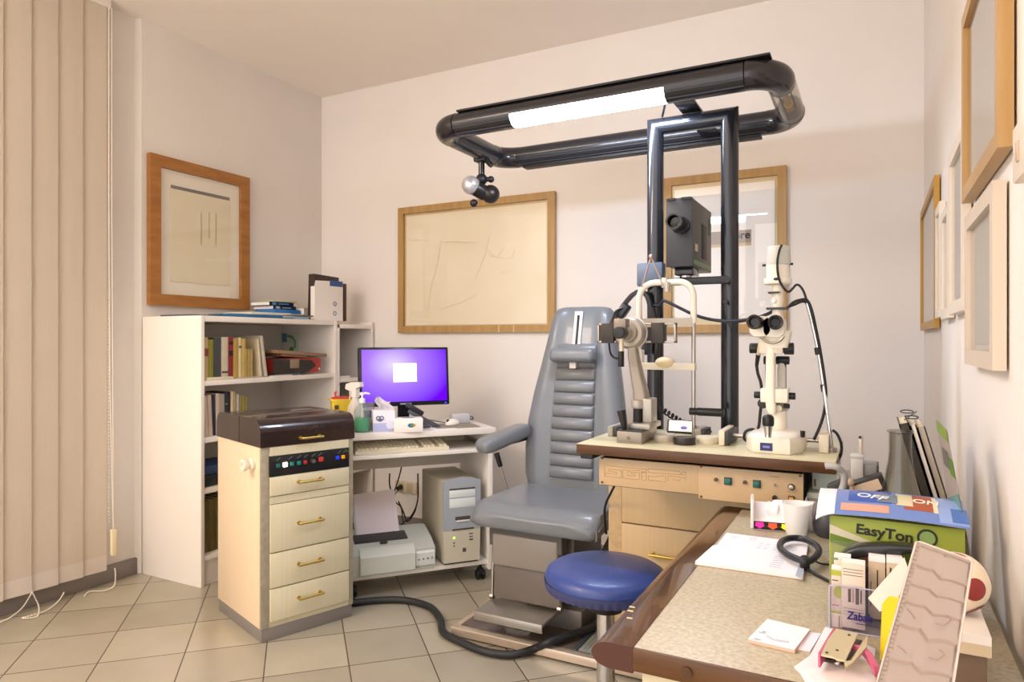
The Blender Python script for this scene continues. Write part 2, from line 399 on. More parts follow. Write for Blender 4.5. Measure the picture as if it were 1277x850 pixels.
MB().box(bx0, bx1, 3.592, 3.612, 0, 1.345, .002).build('side_panel', lam, t, True)
MB().box(bx0, bx0 + .008, 3.288, 3.592, .05, 1.3).build('back_panel', lamin, t, True)
MB().box(bx0, bx1, 3.268, 3.592, 1.30, 1.325, .002).build('top_board', lam, t, True)
for z in (.985, .70, .40, .13): MB().box(bx0 + .008, bx1 - .004, 3.288, 3.592, z - .024, z, .0015).build('shelf', lam, t, True)

# ---- books
def ypx(px, x=-2.965): return W(px, 450, x=x).y
pagem = mat('book_pages', '#D8CDB0', .9)
def book(label, y0, y1, z0, h, depth, col, lean=0, xf=-2.965, bands=(), group=None, name='book', soft=.3, bcol='#7A2E22'):
    """upright book, spine facing the room (+x); lean tips its top along y"""
    y0 = max(y0, 2.3135); w = max(.006, y1 - y0)
    t = thing(name, label, 'book', (xf - depth / 2, (y0 + y1) / 2, z0), group=group)
    R = Matrix.Translation((xf - depth / 2, (y0 + y1) / 2, z0)) @ Matrix.Rotation(lean, 4, 'X')
    if lean > 0: R = Matrix.Translation((xf - depth/2, y0, z0)) @ Matrix.Rotation(lean, 4, 'X') @ Matrix.Translation((0, w / 2, 0))
    if lean < 0: R = Matrix.Translation((xf - depth/2, y1, z0)) @ Matrix.Rotation(lean, 4, 'X') @ Matrix.Translation((0, -w / 2, 0))
    cm = mat('cover' + col, col, .55, noise=.12, nscale=20)
    m = MB(); m.X = R
    c = .0022
    m.box(-depth/2, depth/2 - .003, -w/2, -w/2 + c, 0, h).box(-depth/2, depth/2 - .003, w/2 - c, w/2, 0, h)
    n = 6; o = [(depth/2 - .004 + .004 * math.cos(PI * (k / n - .5)), w/2 * math.sin(PI * (k / n - .5))) for k in range(n + 1)]
    m.prism(o + [(depth/2 - .007, w/2 - c), (depth/2 - .007, -w/2 + c)], 0, h)
    m.build('cover', cm, t, True)
    m = MB(); m.X = R; m.box(-depth/2 + .004, depth/2 - .007, -w/2 + c, w/2 - c, .003, h - .004).build('pages', pagem, t, True)
    if bands:
        m = MB(); m.X = R
        for a, b in bands: m.box(depth/2 - .003, depth/2 + .0006, -w * .42, w * .42, a * h, b * h)
        m.split('spine_label', mat('spine_label' + bcol, bcol, .6), t, True)
    return t
up = 'books on the upper shelf'; lo = 'books on the second shelf'
z = SH[0] + .001
B1 = [('cream old book with red title label, leftmost on the upper shelf', 248.8, 254.8, .215, '#C8B27A', ((.6, .72), (.02, .07)), '#6E2A20'),
      ('thick cream old book with red label, second on upper shelf', 255.3, 261.8, .215, '#C4AE74', ((.56, .74),), '#8A4030'),
      ('olive green book beside two cream old books, upper shelf', 262.2, 268.2, .205, '#8F8A2E', (), ''),
      ('dark slate grey book in the upper shelf row', 268.6, 277.6, .215, '#474A4E', (), ''),
      ('wide off white book right of the slate grey one, upper shelf', 278.2, 286.6, .218, '#D2C8AE', ((.14, .19),), '#555048'),
      ('maroon book with black bands on the upper shelf', 287.0, 292.6, .216, '#8C2230', ((.82, .9), (.55, .68), (.0, .06)), '#2A1A1C'),
      ('mustard yellow thick book right of the maroon one, upper shelf', 293.0, 299.2, .207, '#B99A4C', (), ''),
      ('pale cream slim book right of the mustard one, upper shelf', 299.6, 303.2, .215, '#DCCEA4', ((.74, .8),), '#6A6050'),
      ('straw coloured book before the three short ones, upper shelf', 303.6, 308.6, .21, '#C9AC62', (), '')]
for lb, a, b, h, c, bd, bc in B1: book(lb, ypx(a), ypx(b), z, h, .16, c, 0, -2.975, bd, up, bcol=bc or '#7A2E22')
for k, (a, b) in enumerate(((309.3, 312.3), (312.7, 315.7), (316.1, 319))):
    book('short straw paperback, %s of three on the upper shelf' % ('leftmost', 'middle one', 'rightmost')[k], ypx(a), ypx(b), z, .155, .12, ('#BFA86A', '#B9A060', '#B39C60')[k], 0, -2.985, (), up)
book('cream hardback leaning left beside the short paperbacks, upper shelf', ypx(326.5), ypx(329.3), z, .208, .16, '#D8CCAC', .11, -2.975, (), up)
book('pale grey hardback leaning left, rightmost in the upper shelf row', ypx(331.5), ypx(335.0), z, .226, .17, '#C6C0AE', .15, -2.97, (), up)
z = SH[1] + .001
B2 = [('dark brown book leaning, leftmost on the second shelf', 252, 256.5, .20, '#4A2C26', .05),
      ('cream book leaning next to the dark brown one, second shelf', 257, 261.5, .205, '#D2C2AC', .05),
      ('second cream leaning book on the second shelf', 262, 267, .208, '#CDBBA6', .05),
      ('navy blue leaning book between cream books, second shelf', 267.4, 271, .208, '#252A4A', .05),
      ('pinkish cream book right of the navy one, second shelf', 271.4, 276, .212, '#D6C2AE', 0),
      ('grey paperback in the second shelf row', 276.4, 282, .208, '#A39C8C', 0),
      ('dark blue book with gilt bands, second shelf', 282.4, 286.2, .216, '#2C3044', 0),
      ('black book in the middle of second shelf row', 286.6, 289.4, .216, '#1E1E22', 0),
      ('cream book with orange foot on the second shelf', 289.8, 293.6, .217, '#D8C49C', 0),
      ('thin tan book right of the orange footed one, second shelf', 294, 296, .212, '#B8A070', 0),
      ('white and dark red slim book, second shelf', 297, 300.6, .20, '#B9B4B0', 0),
      ('olive paperback, first of three olive ones on second shelf', 301, 304, .188, '#8E8448', 0),
      ('middle olive paperback on the second shelf', 304.3, 307, .186, '#9A8C4A', 0),
      ('olive paperback, rightmost on the second shelf', 307.3, 310.6, .184, '#8A7E44', 0)]
for lb, a, b, h, c, ln in B2:
    bd, bc = ((), '#7A2E22')
    if 'orange' in lb: bd, bc = ((.0, .42),), '#D0562A'
    if 'gilt' in lb: bd, bc = ((.3, .33), (.5, .53), (.7, .73)), '#9A8450'
    if 'dark red' in lb: bd, bc = ((.1, .3),), '#5A2430'
    ya_, yb_ = ypx(a), ypx(b)
    if ln: ya_, yb_ = ya_ + .004, yb_ + .003
    book(lb, ya_, yb_, z, h, .15, c, ln, -2.975, bd, lo, bcol=bc)
# flat papers along the upper shelf front
z = SH[0] + .0005
def flat(name, label, cat, x0, x1, y0, y1, z0, z1, m, rz=0, bev=.001):
    c = V(((x0+x1)/2, (y0+y1)/2, 0))
    return tag(MB().box(-(x1-x0)/2, (x1-x0)/2, -(y1-y0)/2, (y1-y0)/2, z0, z1, bev, M=Matrix.Translation(c) @ rotz(rz)).build(name, m), label, cat)
flat('booklet', 'cream booklet lying on the upper shelf edge under the books', 'booklet', -2.968, -2.945, 2.33, 2.49, z, z + .014, mat('cream_paper', '#DDD4BE', .8))
flat('paper_sheaf', 'thin grey paper sheaf on upper shelf edge, middle', 'paper', -2.966, -2.944, 2.53, 2.72, z, z + .006, mat('grey_paper', '#B9AE98', .8), .01)
flat('paper_sheaf', 'pale paper sheaf on the upper shelf edge before the red case', 'paper', -2.965, -2.944, 2.75, 2.9, z, z + .006, mat('cream_paper', '#DDD4BE', .8), -.01)
# red instrument case with a wide flat lid
y0, y1 = ypx(336, -3.0), ypx(397, -3.0)
t = thing('instrument_case', 'red and black instrument case on the upper shelf, lid ajar', 'case', (-3.08, (y0 + y1) / 2, z))
redm = mat('red_case', '#A8362C', .4); blk = mat('case_black', '#2C2422', .5)
m = MB(); m.prism([(y0 + .02, .012), (y1 - .12, .012), (y1 - .03, .012), (y1 - .012, .04), (y1 - .012, .085), (y1 - .03, .098), (y0 + .02, .098)], 0, .2, frame((-3.17, 0, z), (0, 1, 0), (1, 0, 0)))
m.build('case_body', redm, t, True)
m = MB(); m.prism([(y0 + .0, .011), (y0 + .26, .0125), (y0 + .33, .05), (y0 + .29, .085), (y0 + .0, .099)], 0, .006, frame((-2.972, 0, z), (0, 1, 0), (1, 0, 0)))
m.build('side_patch', blk, t, True)
MB().box(-2.968, -2.962, y0 + .12, y0 + .19, z + .04, z + .092, .003).build('buckle', mat('tan_plastic', '#8E7A68', .5), t, True)
MB().ball((-2.97, y1 - .025, z + .03), .006).build('stud', CREAM_M, t, True)
M_ = Matrix.Translation((-3.07, (y0 + y1) / 2 + .02, z + .122)) @ Matrix.Rotation(-.07, 4, 'X')
MB().box(-.12, .115, -.2, .2, -.008, .012, .004, M=M_).build('lid', mat('tan_lid', '#8C7256', .5), t, True)
MB().box(-.115, .11, -.16, .04, -.022, -.008, .004, M=M_).build('lid_flap', mat('rust_flap', '#8A5A44', .5), t, True)
MB().box(-3.12, -2.965, y0 + .01, y0 + .2, z, z + .011, .003).build('base', mat('blue_base', '#2C5470', .5), t, True)
t = thing('postcard', 'postcard with blue and green picture standing behind the red case', 'card', (-3.3, 3.23, z))
F = frame((-3.385, 3.236, z + .001), (1, 0, 0), (0, -1, 0))
MB().box(-3.385, -3.20, 3.16, 3.235, z, z + .10, .002).build('card_holder', mat('holder_clear', '#B8BCB8', .4), t, True)
F = F @ Matrix.Translation((0, .1, .0))
m = MB(); m.X = F; m.box(0, .15, 0, .15, 0, .001).build('card', mat('card_white', '#CDD4CC', .7), t, True)
m = MB(); m.X = F; m.box(.01, .05, .09, .145, .001, .0015).build('blue_patch', mat('card_blue', '#4F7EA8', .7), t, True)
m = MB(); m.X = F; m.tube([(.06, .13, .001), (.1, .12, .001), (.125, .09, .001), (.12, .05, .001)], .009, 6); m.ball((.09, .04, .001), .02, (1, 1, .05)).build('green_patch', mat('card_green', '#6F9A50', .7), t, True)
# things hidden low in the bookcase
flat('box_file', 'black box file lying on a low shelf behind the trolley', 'file', -3.2, -2.97, 2.33, 2.6, SH[2] + .001, SH[2] + .055, DARK_P)
flat('box_file', 'blue box file on top of the black one, low shelf', 'file', -3.2, -2.985, 2.33, 2.58, SH[2] + .056, SH[2] + .10, mat('file_blue', '#3A4C6E', .6))
for k in range(5): book('thick olive binder on the lowest bookcase shelf behind the trolley', 2.33 + .042 * k, 2.37 + .042 * k, SH[3] + .001, .26, .22, '#6A6034', 0, -2.985, (), 'olive binders on the lowest shelf', 'binder')
tag(MB().box(-3.2, -2.975, 3.291, 3.306, .986, 1.27, .002).build('folder', mat('folder_blue', '#22406A', .5)), 'dark blue folder upright at left on the corner bookcase shelf', 'folder')
tag(MB().box(-2.98, -2.945, 3.295, 3.39, .986, 1.0, .002).build('small_box', WHITE_LAM), 'small white box on the corner bookcase shelf edge', 'box')
tag(MB().box(-3.2, -2.96, 3.291, 3.325, .701, .93, .003).build('binder', mat('binder_dark', '#2E2824', .5)), 'dark binder upright below the shelf of the corner bookcase', 'binder')

# ---- on top of the bookcase
T = 1.3475
flat('folder', 'dark teal folder on bookcase top, near its left end', 'folder', -3.3, -3.05, 2.33, 2.52, T, T + .008, mat('teal_dark', '#1C4256', .5), .1)
blue = mat('binder_blue', '#1D5E8C', .45)
m = MB(); M_ = Matrix.Translation((-3.06, 2.72, T)) @ rotz(-.12)
t = thing('ring_binder', 'blue folder lying flat on the bookcase top edge', 'folder', (-3.06, 2.72, T))
MB().box(-.115, .1, -.2, .2, 0, .018, .003, M=M_).build('cover', blue, t, True)
MB().box(.1, .104, .12, .2, .003, .014, .001, M=M_).build('edge', mat('folder_grey', '#8FA2A8', .5), t, True)
flat('folder', 'cream card folder on bookcase top behind the blue one', 'folder', -3.3, -3.06, 2.72, 3.0, T + .019, T + .036, mat('cream_card', '#E2D9C4', .7), -.05)
tag(MB().box(-3.12, -2.97, 2.9, 3.06, T, T + .016, .004).build('magazine', mat('light_blue_mag', '#8FB0C8', .5)), 'pale blue magazine on the bookcase top edge', 'magazine')
tag(MB().box(-3.10, -2.965, 2.93, 3.09, T + .0165, T + .024, .002).build('magazine', mat('brown_mag', '#6A5A4C', .6)), 'brown magazine lying on the pale blue one, bookcase top', 'magazine')
tag(MB().box(-3.3, -3.14, 2.95, 3.16, T + .037, T + .062, .002).build('book', mat('bright_blue', '#2D74B8', .5)), 'bright blue book lying in the bookcase top stack', 'book')
def fbook(label, x0, x1, y0, y1, z0, z1, col, st=None):
    t = thing('book', label, 'book', ((x0+x1)/2, (y0+y1)/2, z0), group='books lying on the bookcase top')
    cm = mat('cover' + col, col, .5)
    MB().box(x0, x1, y0, y1, z0, z0 + .002).box(x0, x1, y0, y1, z1 - .002, z1).box(x1 - .003, x1, y0, y1, z0, z1).build('cover', cm, t, True)
    MB().box(x0 + .003, x1 - .003, y0 + .003, y1 - .003, z0 + .002, z1 - .002).build('pages', PAPER, t, True)
    if st: MB().box(x1 - .001, x1 + .0006, y0 + .02, y0 + .05, z0 + .004, z1 - .004).box(x1 - .001, x1 + .0006, y0 + .07, y1 - .04, z0 + .008, z1 - .008).split('spine_mark', mat('mark' + st, st, .5), t, True)
fbook('white thick book at the bottom right of the bookcase top stack', -3.3, -3.1, 3.0, 3.2, T, T + .036, '#E6E2DE')
fbook('navy book with pale lettering, lower of two in the top stack', -3.33, -3.16, 2.96, 3.14, T + .0625, T + .084, '#1E2648', '#A8B8C8')
fbook('navy book, topmost of two in the bookcase top stack', -3.33, -3.17, 2.94, 3.13, T + .0845, T + .108, '#1A2242', '#4E8AC0')
tag(MB().box(-3.32, -3.18, 2.98, 3.17, T + .1085, T + .116, .002).build('booklet', mat('lime_booklet', '#C6CFA0', .7)), 'pale green booklet crowning the bookcase top stack', 'booklet')
fbook('white book at the right of the navy books, bookcase top', -3.3, -3.12, 3.165, 3.25, T + .0365, T + .075, '#EAE6E0')
# magazine file and boards in the corner
c = W(392, 385, x=-3.03)
t = thing('magazine_file', 'white magazine file with blue rings, standing on the corner of bookcase top', 'file', (-3.1, 3.24, T))
ya, yb = W(392, 390, x=-3.0).y, W(427, 390, x=-3.0).y
F = frame((-3.0, ya, T), (0, 1, 0), (1, 0, 0)); w = yb - ya
m = MB(); m.X = F; m.prism([(0, 0), (w, 0), (w, .245), (w * .5, .245), (w * .04, .24), (0, .21)], -.0, .004); m.build('front_panel', mat('file_white', '#ECE6E2', .6), t, True)
m = MB(); m.X = F; m.box(0, w, 0, .004, -.03, 0).box(0, .003, 0, .205, -.03, 0).box(w - .003, w, 0, .22, -.03, 0).build('file_body', mat('file_white', '#ECE6E2', .6), t, True)
m = MB(); m.X = F; m.box(w * .52, w * .99, .215, .25, .004, .0048); m.build('blue_corner', mat('file_corner', '#3E5A9A', .6), t, True)
m = MB(); m.X = F
for yy in (.105, .045): m.tube([V((w * .7, yy, .0045)) + V((math.cos(a), math.sin(a), 0)) * .012 for a in [k * PI / 8 for k in range(16)]], .0028, 6, True)
m.split('ring_mark', mat('ring_blue', '#5A6EA4', .6), t, True)
M_ = Matrix.Translation((-3.105, ya + .01, T)) @ Matrix.Rotation(-.03, 4, 'X')
tag(MB().box(-.05, 0, .035, .035 + w * .88, 0, .285, .003, M=Matrix.Translation((-3.04, ya, T + .002)) @ Matrix.Rotation(-.03, 4, 'X')).build('box_file', mat('board_dark', '#3A2F2A', .5)), 'tall dark brown box file behind the white magazine file', 'file')
tag(MB().box(-3.12, -3.0, yb + .012, yb + .04, T, T + .24, .003).build('book', mat('board_brown', '#4A2C22', .5)), 'dark brown tall book beside the white magazine file', 'book')

# ================================================================ INSTRUMENT TROLLEY
PX, PY = -2.185, 1.98
t = thing('instrument_trolley', 'cream wheeled-look instrument cabinet with dark smoked lid and four drawers', 'cabinet', (PX, PY, 0), math.radians(70.4))
t['label'] = 'cream striped instrument cabinet with dark lid and four drawers, left foreground'
Wd, Dp = .417, .475
stripe = mat('cream_stripe_warm_lit', '#E6CFB0', .35, noise=.07, nscale=1.0, stretch=(90, 90, .4))  # peach tint of the warm lamp put into the side colour
stripe2 = mat('cream_front_cool_lit', '#D3CCB0', .35, noise=.06, nscale=1.0, stretch=(90, 90, .4))  # same cream laminate; cooler light on the front put into its colour
marble = mat('grey_marble_edge', '#A79F8C', .35, noise=.25, nscale=35)
plin = mat('grey_plinth', '#8A8480', .35, .3)
MB().box(.004, Wd - .004, .004, Dp - .004, 0, .055, .002).build('plinth', plin, t)
MB().box(0, Wd, .012, Dp, .055, .79, .002).build('cabinet_body', stripe, t)
MB().box(0, .034, 0, .0125, .055, .79, .001).build('front_stile', marble, t)
MB().box(Wd - .022, Wd, 0, .0125, .055, .79, .001).build('front_stile', marble, t)
MB().box(.034, Wd - .022, .004, .0125, .055, .79).build('front_frame', stripe2, t)
def handle(parent, x, y, z, w, local=True, along=(1, 0, 0), out=(0, -1, 0)):
    A, O = V(along), V(out); c = V((x, y, z)); m = MB()
    a, b = c - A * w / 2, c + A * w / 2
    m.tube([a, a + O * .024], .0042, 10).tube([b, b + O * .024], .0042, 10)
    m.tube([a + O * .024 - A * .008, b + O * .024 + A * .008], .0052, 12)
    m.cyl(a + O*.0, a + O * .003, .008).cyl(b, b + O * .003, .008)
    return m.build('handle', BRASS, parent, not local)
for z0, z1 in ((.590, .666), (.361, .553), (.216, .355), (.080, .210)):
    d = MB().box(.037, Wd - .025, -.010, .006, z0, z1, .0015).build('drawer', stripe2, t)
    handle(d, .205, -.010, (z0 + z1) / 2 + .006, .095)
MB().box(.036, Wd - .024, -.004, .006, .557, .586).box(.036, Wd - .024, -.004, .006, .752, .788).build('front_rail', stripe2, t)
cp = MB().box(.036, Wd - .024, -.008, .006, .668, .75, .001).build('control_panel', mat('panel_black', '#1B1B20', .35), t)
def btn(px_, zz, col, es=0, s=.0075, nm='button'):
    MB().box(px_ - s, px_ + s, -.016, -.007, zz - s, zz + s, .0015).build(nm, mat('button' + col, col, .3, emit=col if es else None, es=es), cp)
for k, (x, col) in enumerate(((.068, '#1E6E6C'), (.128, '#2A7C7A'), (.158, '#1C8480'), (.186, '#B03030'))): btn(x, .712, col)
btn(.098, .712, '#FFF0D0', 12, .0085, 'lamp')
btn(.257, .716, '#C23A3A', 0, .0095); btn(.335, .714, '#2038D0', .5); btn(.362, .714, '#D8A020', .2); btn(.383, .714, '#4A1A22')
MB().cyl((.22, -.008, .713), (.22, -.022, .713), .009, .008).build('knob', STEEL, cp)
m = MB()
for x in (.06, .112, .15, .18, .215, .245, .335, .362, .38):
    m.box(-.010, .010, -.0088, -.0078, -.001, .001, M=Matrix.Translation((x + .01, 0, .737)) @ Matrix.Rotation(-.6, 4, 'Y'))
m.split('panel_mark', mat('mark_green', '#6E8A6A', .6), cp)
# lid: rounded front and back, pulled along x
R_ = .055; y0, y1, z0, z1 = -.006, Dp + .004, .79, .902
prof = [(y0, z0)] + [(y0 + R_ - R_ * math.cos(a), z1 - R_ + R_ * math.sin(a)) for a in [PI/2 * k/8 for k in range(9)]] + [(y1 - R_ + R_ * math.sin(a), z1 - R_ + R_ * math.cos(a)) for a in [PI/2 * k/8 for k in range(9)]] + [(y1, z0)]
lidm = mat('smoked_acrylic_lid', '#2E2020', .24, coat=.4, noise=.35, nscale=3)
ld = MB().prism(prof, -.004, Wd + .004, frame((0, 0, 0), (0, 1, 0), (1, 0, 0))).build('lid', lidm, t)
MB().box(-.0052, -.0038, .215, .218, .792, .9).build('lid_seam', BLACK_G, ld)
handle(ld, .21, y0, .815, .085)
MB().box(.26, .36, .27, .30, .902, .9045).build('lid_strip', mat('lid_strip', '#8A7E78', .4), ld)
m = MB(); m.lathe([(.012, 0), (.024, .001), (.026, .012), (.018, .016), (.014, .02), (.022, .028), (.026, .04), (.024, .046), (.013, .047), (.010, .03), (.001, .03)], (0, .075, .715), 28, (-1, 0, 0))
m.build('hose_holder', mat('holder_white', '#E8DED0', .35), t)

# ================================================================ SUCTION HOSE
Pz = .045
pts = [(-2.13, 2.47, .022), W(441, 751, z=.018), W(470, 748, z=.018), W(505, 748, z=.018), W(535, 756, z=.018), W(549, 772, z=.018), W(553, 788, z=.018), W(575, 800, z=.018), W(605, 812, z=.018), W(640, 816, z=.018), W(668, 808, z=.03), W(685, 800, z=.066), W(720, 789, z=.066), W(752, 776, z=.066), W(775, 766, z=.066)]
tag(MB().tube(smooth(pts, 8), .0155, 12).build('hose', mat('hose_black', '#232326', .5, bump=.2, bscale=200)), 'thick black hose curling over the floor to the chair platform', 'hose')
# ================================================================ COMPUTER DESK (turned into the corner)
DO, DA = V((-2.188, 2.470, 0)), math.radians(50.3)
DM = Matrix.Translation(DO) @ rotz(DA)
def dl(p): return DM.inverted() @ p         # room point -> desk frame
def dthing(name, label, cat, x, y, z, rz=0, group=None):
    p = DM @ V((x, y, z)); return thing(name, label, cat, p, DA + rz, group)
DZ = .78
t = thing('computer_desk', 'white rolling computer desk set diagonally in the corner', 'desk', DO, DA)
dkin = mat('desk_inside', '#D2CDC2', .45)
MB().box(-.012, .762, -.006, .48, .752, DZ, .002).build('desktop', WHITE_LAM, t)
MB().box(0, .024, .012, .47, .06, .752, .001).build('side_panel', WHITE_LAM, t)
MB().box(.726, .75, .012, .47, .06, .752, .001).build('side_panel', WHITE_LAM, t)
MB().box(.024, .726, .40, .415, .54, .75).build('back_panel', dkin, t)
MB().box(.03, .72, -.012, .33, .662, .68, .0015).build('keyboard_tray', WHITE_LAM, t)
m = MB()
for x in (.028, .716): m.box(x, x + .006, 0, .36, .68, .70)
m.split('tray_rail', STEEL, t)
MB().box(.0, .75, .03, .47, .084, .104, .0015).build('bottom_shelf', WHITE_LAM, t)
for x in (.05, .70):
    for y in (.06, .42):
        m = MB()
        for s in (-.014, .014): m.cyl((x + s - .008, y, .026), (x + s + .008, y, .026), .026, seg=20, bev=.004)
        m.box(x - .012, x + .012, y - .02, y + .02, .03, .062, .004).cyl((x, y, .05), (x, y, .085), .008)
        m.build('caster', BLACK_P, t)
# keyboard
t = dthing('keyboard', 'beige computer keyboard on the pull-out tray', 'keyboard', .06, .02, .681)
kb = mat('beige_keyboard', '#D6CEB4', .5)
MB().prism([(0, 0), (.155, 0), (.155, .036), (0, .016)], 0, .46, frame((0, 0, 0), (0, 1, 0), (1, 0, 0))).build('case', kb, t)
m = MB()
for r in range(6):
    for k in range(22):
        if r == 0 and 4 < k < 11:
            if k == 5: m.box(.01 + k * .0202, .01 + 11 * .0202 - .003, .012, .03, .015, .025, .002)
            continue
        if k in (15, 19): continue
        y = .012 + r * .0225; z = .016 + .128 * y
        m.box(.01 + k * .0202, .01 + k * .0202 + .0172, y, y + .0185, z, z + .010, .002)
m.build('keys', mat('key_cream', '#E6DEC4', .5), t)
# monitor
t = dthing('monitor', 'black flat monitor showing a violet desktop with a white square', 'monitor', .365, .27, DZ)
tilt = Matrix.Translation((0, .02, .10)) @ Matrix.Rotation(-.10, 4, 'X')
mb_ = MB(); mb_.X = tilt
mb_.box(-.24, .24, -.012, .03, 0, .308, .006); case = mb_.build('bezel', mat('monitor_black', '#1A1C22', .3), t)
def screen_mat():
    m = bpy.data.materials.new('lit_screen'); m.use_nodes = True; nt = m.node_tree; L = nt.links.new; nt.nodes.clear()
    o = nt.nodes.new('ShaderNodeOutputMaterial'); e = nt.nodes.new('ShaderNodeEmission'); tc = nt.nodes.new('ShaderNodeTexCoord')
    d = nt.nodes.new('ShaderNodeVectorMath'); d.operation = 'DISTANCE'; d.inputs[1].default_value = (.36, 0, .56)
    fl = nt.nodes.new('ShaderNodeVectorMath'); fl.operation = 'MULTIPLY'; fl.inputs[1].default_value = (1, 0, .8)
    L(tc.outputs['Generated'], fl.inputs[0]); L(fl.outputs[0], d.inputs[0])
    r = nt.nodes.new('ShaderNodeValToRGB'); cr = r.color_ramp
    cr.elements[0].position = .0; cr.elements[0].color = lin('#F0E0FF'); cr.elements[1].position = .72; cr.elements[1].color = lin('#7408FF')
    a = cr.elements.new(.3); a.color = lin('#B684FF')
    L(d.outputs['Value'], r.inputs['Fac']); L(r.outputs['Color'], e.inputs['Color']); e.inputs['Strength'].default_value = 1.0; L(e.outputs[0], o.inputs[0])
    return m
mb_ = MB(); mb_.X = tilt; mb_.box(-.226, .226, -.0128, -.011, .022, .295); sc = mb_.build('screen', screen_mat(), t)
mb_ = MB(); mb_.X = tilt; mb_.box(-.062, .062, -.0134, -.0124, .125, .222).build('white_window', mat('white_window', '#FFFFFF', .5, emit='#FFFFFF', es=1.2), sc)
mb_ = MB(); mb_.X = tilt; mb_.box(-.03, .03, -.0132, -.011, .007, .014).build('maker_mark', mat('mark_grey', '#A8A8B0', .4), t)
mb_ = MB(); mb_.X = tilt; mb_.box(.212, .222, -.0134, -.011, .007, .012).build('power_light', mat('blue_led', '#2838D0', .4, emit='#3040FF', es=3), t)
MB().box(-.03, .03, .045, .075, .012, .18, .008).build('neck', BLACK_P, t)
m = MB(); m.lathe([(.001, 0), (.115, 0), (.12, .006), (.10, .014), (.001, .016)], (0, .02, 0.0005), 36); m.build('foot', BLACK_P, t)
# soap pump
t = dthing('soap_dispenser', 'clear pump bottle half full of green soap on the desk', 'bottle', .105, .10, DZ)
MB().lathe([(.001, .003), (.034, .003), (.036, .01), (.036, .068), (.001, .068)], seg=28).build('green_soap', mat('green_soap', '#14A06A', .2), t)
MB().lathe([(.038, 0), (.039, .006), (.039, .095), (.036, .112), (.024, .128), (.014, .134), (.014, .148), (.0125, .148), (.0125, .133), (.022, .126), (.034, .11), (.0372, .095), (.0372, .004)], seg=28).build('bottle', clear_plastic('clear_bottle', '#F6F9F8', '#E8F0EC', .06), t)
m = MB(); m.lathe([(.001, .14), (.0155, .14), (.0155, .16), (.008, .163), (.005, .165), (.005, .178), (.012, .178), (.012, .19), (.001, .192)], seg=20); m.tube([(0, 0, .185), (.02, -.004, .187), (.036, -.006, .182)], [.006, .0055, .0045]); m.build('pump', mat('pump_white', '#F0EDEA', .35), t)
MB().cyl((0, 0, .01), (0, 0, .14), .003).build('dip_tube', mat('pump_white', '#F0EDEA', .35), t)
# spray bottle
t = dthing('spray_bottle', 'frosted white trigger spray bottle behind the green soap', 'bottle', .09, .20, DZ, -.9)
frost = clear_plastic('frosted_bottle', '#F4EFEA', '#E8E0DA', .7, .3)
MB().lathe([(.001, 0), (.036, 0), (.038, .006), (.038, .09), (.034, .12), (.016, .15), (.014, .165), (.001, .166)], seg=28).build('bottle', frost, t)
hm = mat('trigger_white', '#E6DED8', .4)
m = MB(); m.prism([(-.055, .20), (-.05, .225), (-.02, .235), (.04, .237), (.042, .215), (.016, .205), (.016, .16), (-.014, .16), (-.016, .19)], -.014, .014, frame((0, 0, 0), (1, 0, 0), (0, -1, 0)))
m.build('spray_head', hm, t)
m = MB(); m.prism([(-.036, .20), (-.028, .20), (-.024, .17), (-.03, .15), (-.036, .152), (-.032, .17)], -.006, .006, frame((0, 0, 0), (1, 0, 0), (0, -1, 0))); m.build('trigger', hm, t)
# yellow sharps bin
t = dthing('sharps_container', 'yellow sharps container with a red lid at the desk back left', 'container', .045, .34, DZ)
yl = mat('sharps_yellow', '#F4DA48', .35)
m = MB(); m.loft([[(*p, 0) for p in rrect(.045, .038, .012)], [(*p, .13) for p in rrect(.054, .045, .012)], [(*p, .137) for p in rrect(.06, .05, .012)], [(*p, .145) for p in rrect(.06, .05, .012)]]).build('body', yl, t)
m = MB(); m.loft([[(*p, .1455) for p in rrect(.05, .042, .012)], [(*p, .149) for p in rrect(.05, .042, .012)], [(*p, .155) for p in rrect(.028, .025, .01)]]); m.tube([(-.03, 0, .155), (-.034, 0, .172), (-.028, 0, .182)], .005); m.build('lid', mat('sharps_red', '#C42820', .4), t)
m = MB(); m.box(-.042, -.022, -.0485, -.044, .095, .115, .001).build('warning_label', mat('sharps_label', '#4A3C18', .6), t)
# glass with violet liquid
t = dthing('drinking_glass', 'small clear cup of violet liquid behind the tissue box', 'cup', .155, .19, DZ + .052)
t['label'] = 'clear cup with violet liquid standing on a box behind the tissues'
MB().lathe([(.001, .004), (.019, .004), (.024, .04), (.001, .04)]).build('violet_liquid', mat('violet_liquid', '#2A1A70', .2), t)
MB().lathe([(.020, 0), (.029, .08), (.0275, .08), (.0188, .003), (.001, .003), (.001, 0)]).build('cup', clear_plastic('clear_cup', '#F2F0F6', '#E8E4EE', .1), t)
tag(MB().box(.115, .2, .155, .225, DZ + .0005, DZ + .051, .002, M=DM).build('carton', mat('cream_carton', '#D9CCB2', .7)), 'low cream carton behind the tissue box carrying the violet cup', 'box')
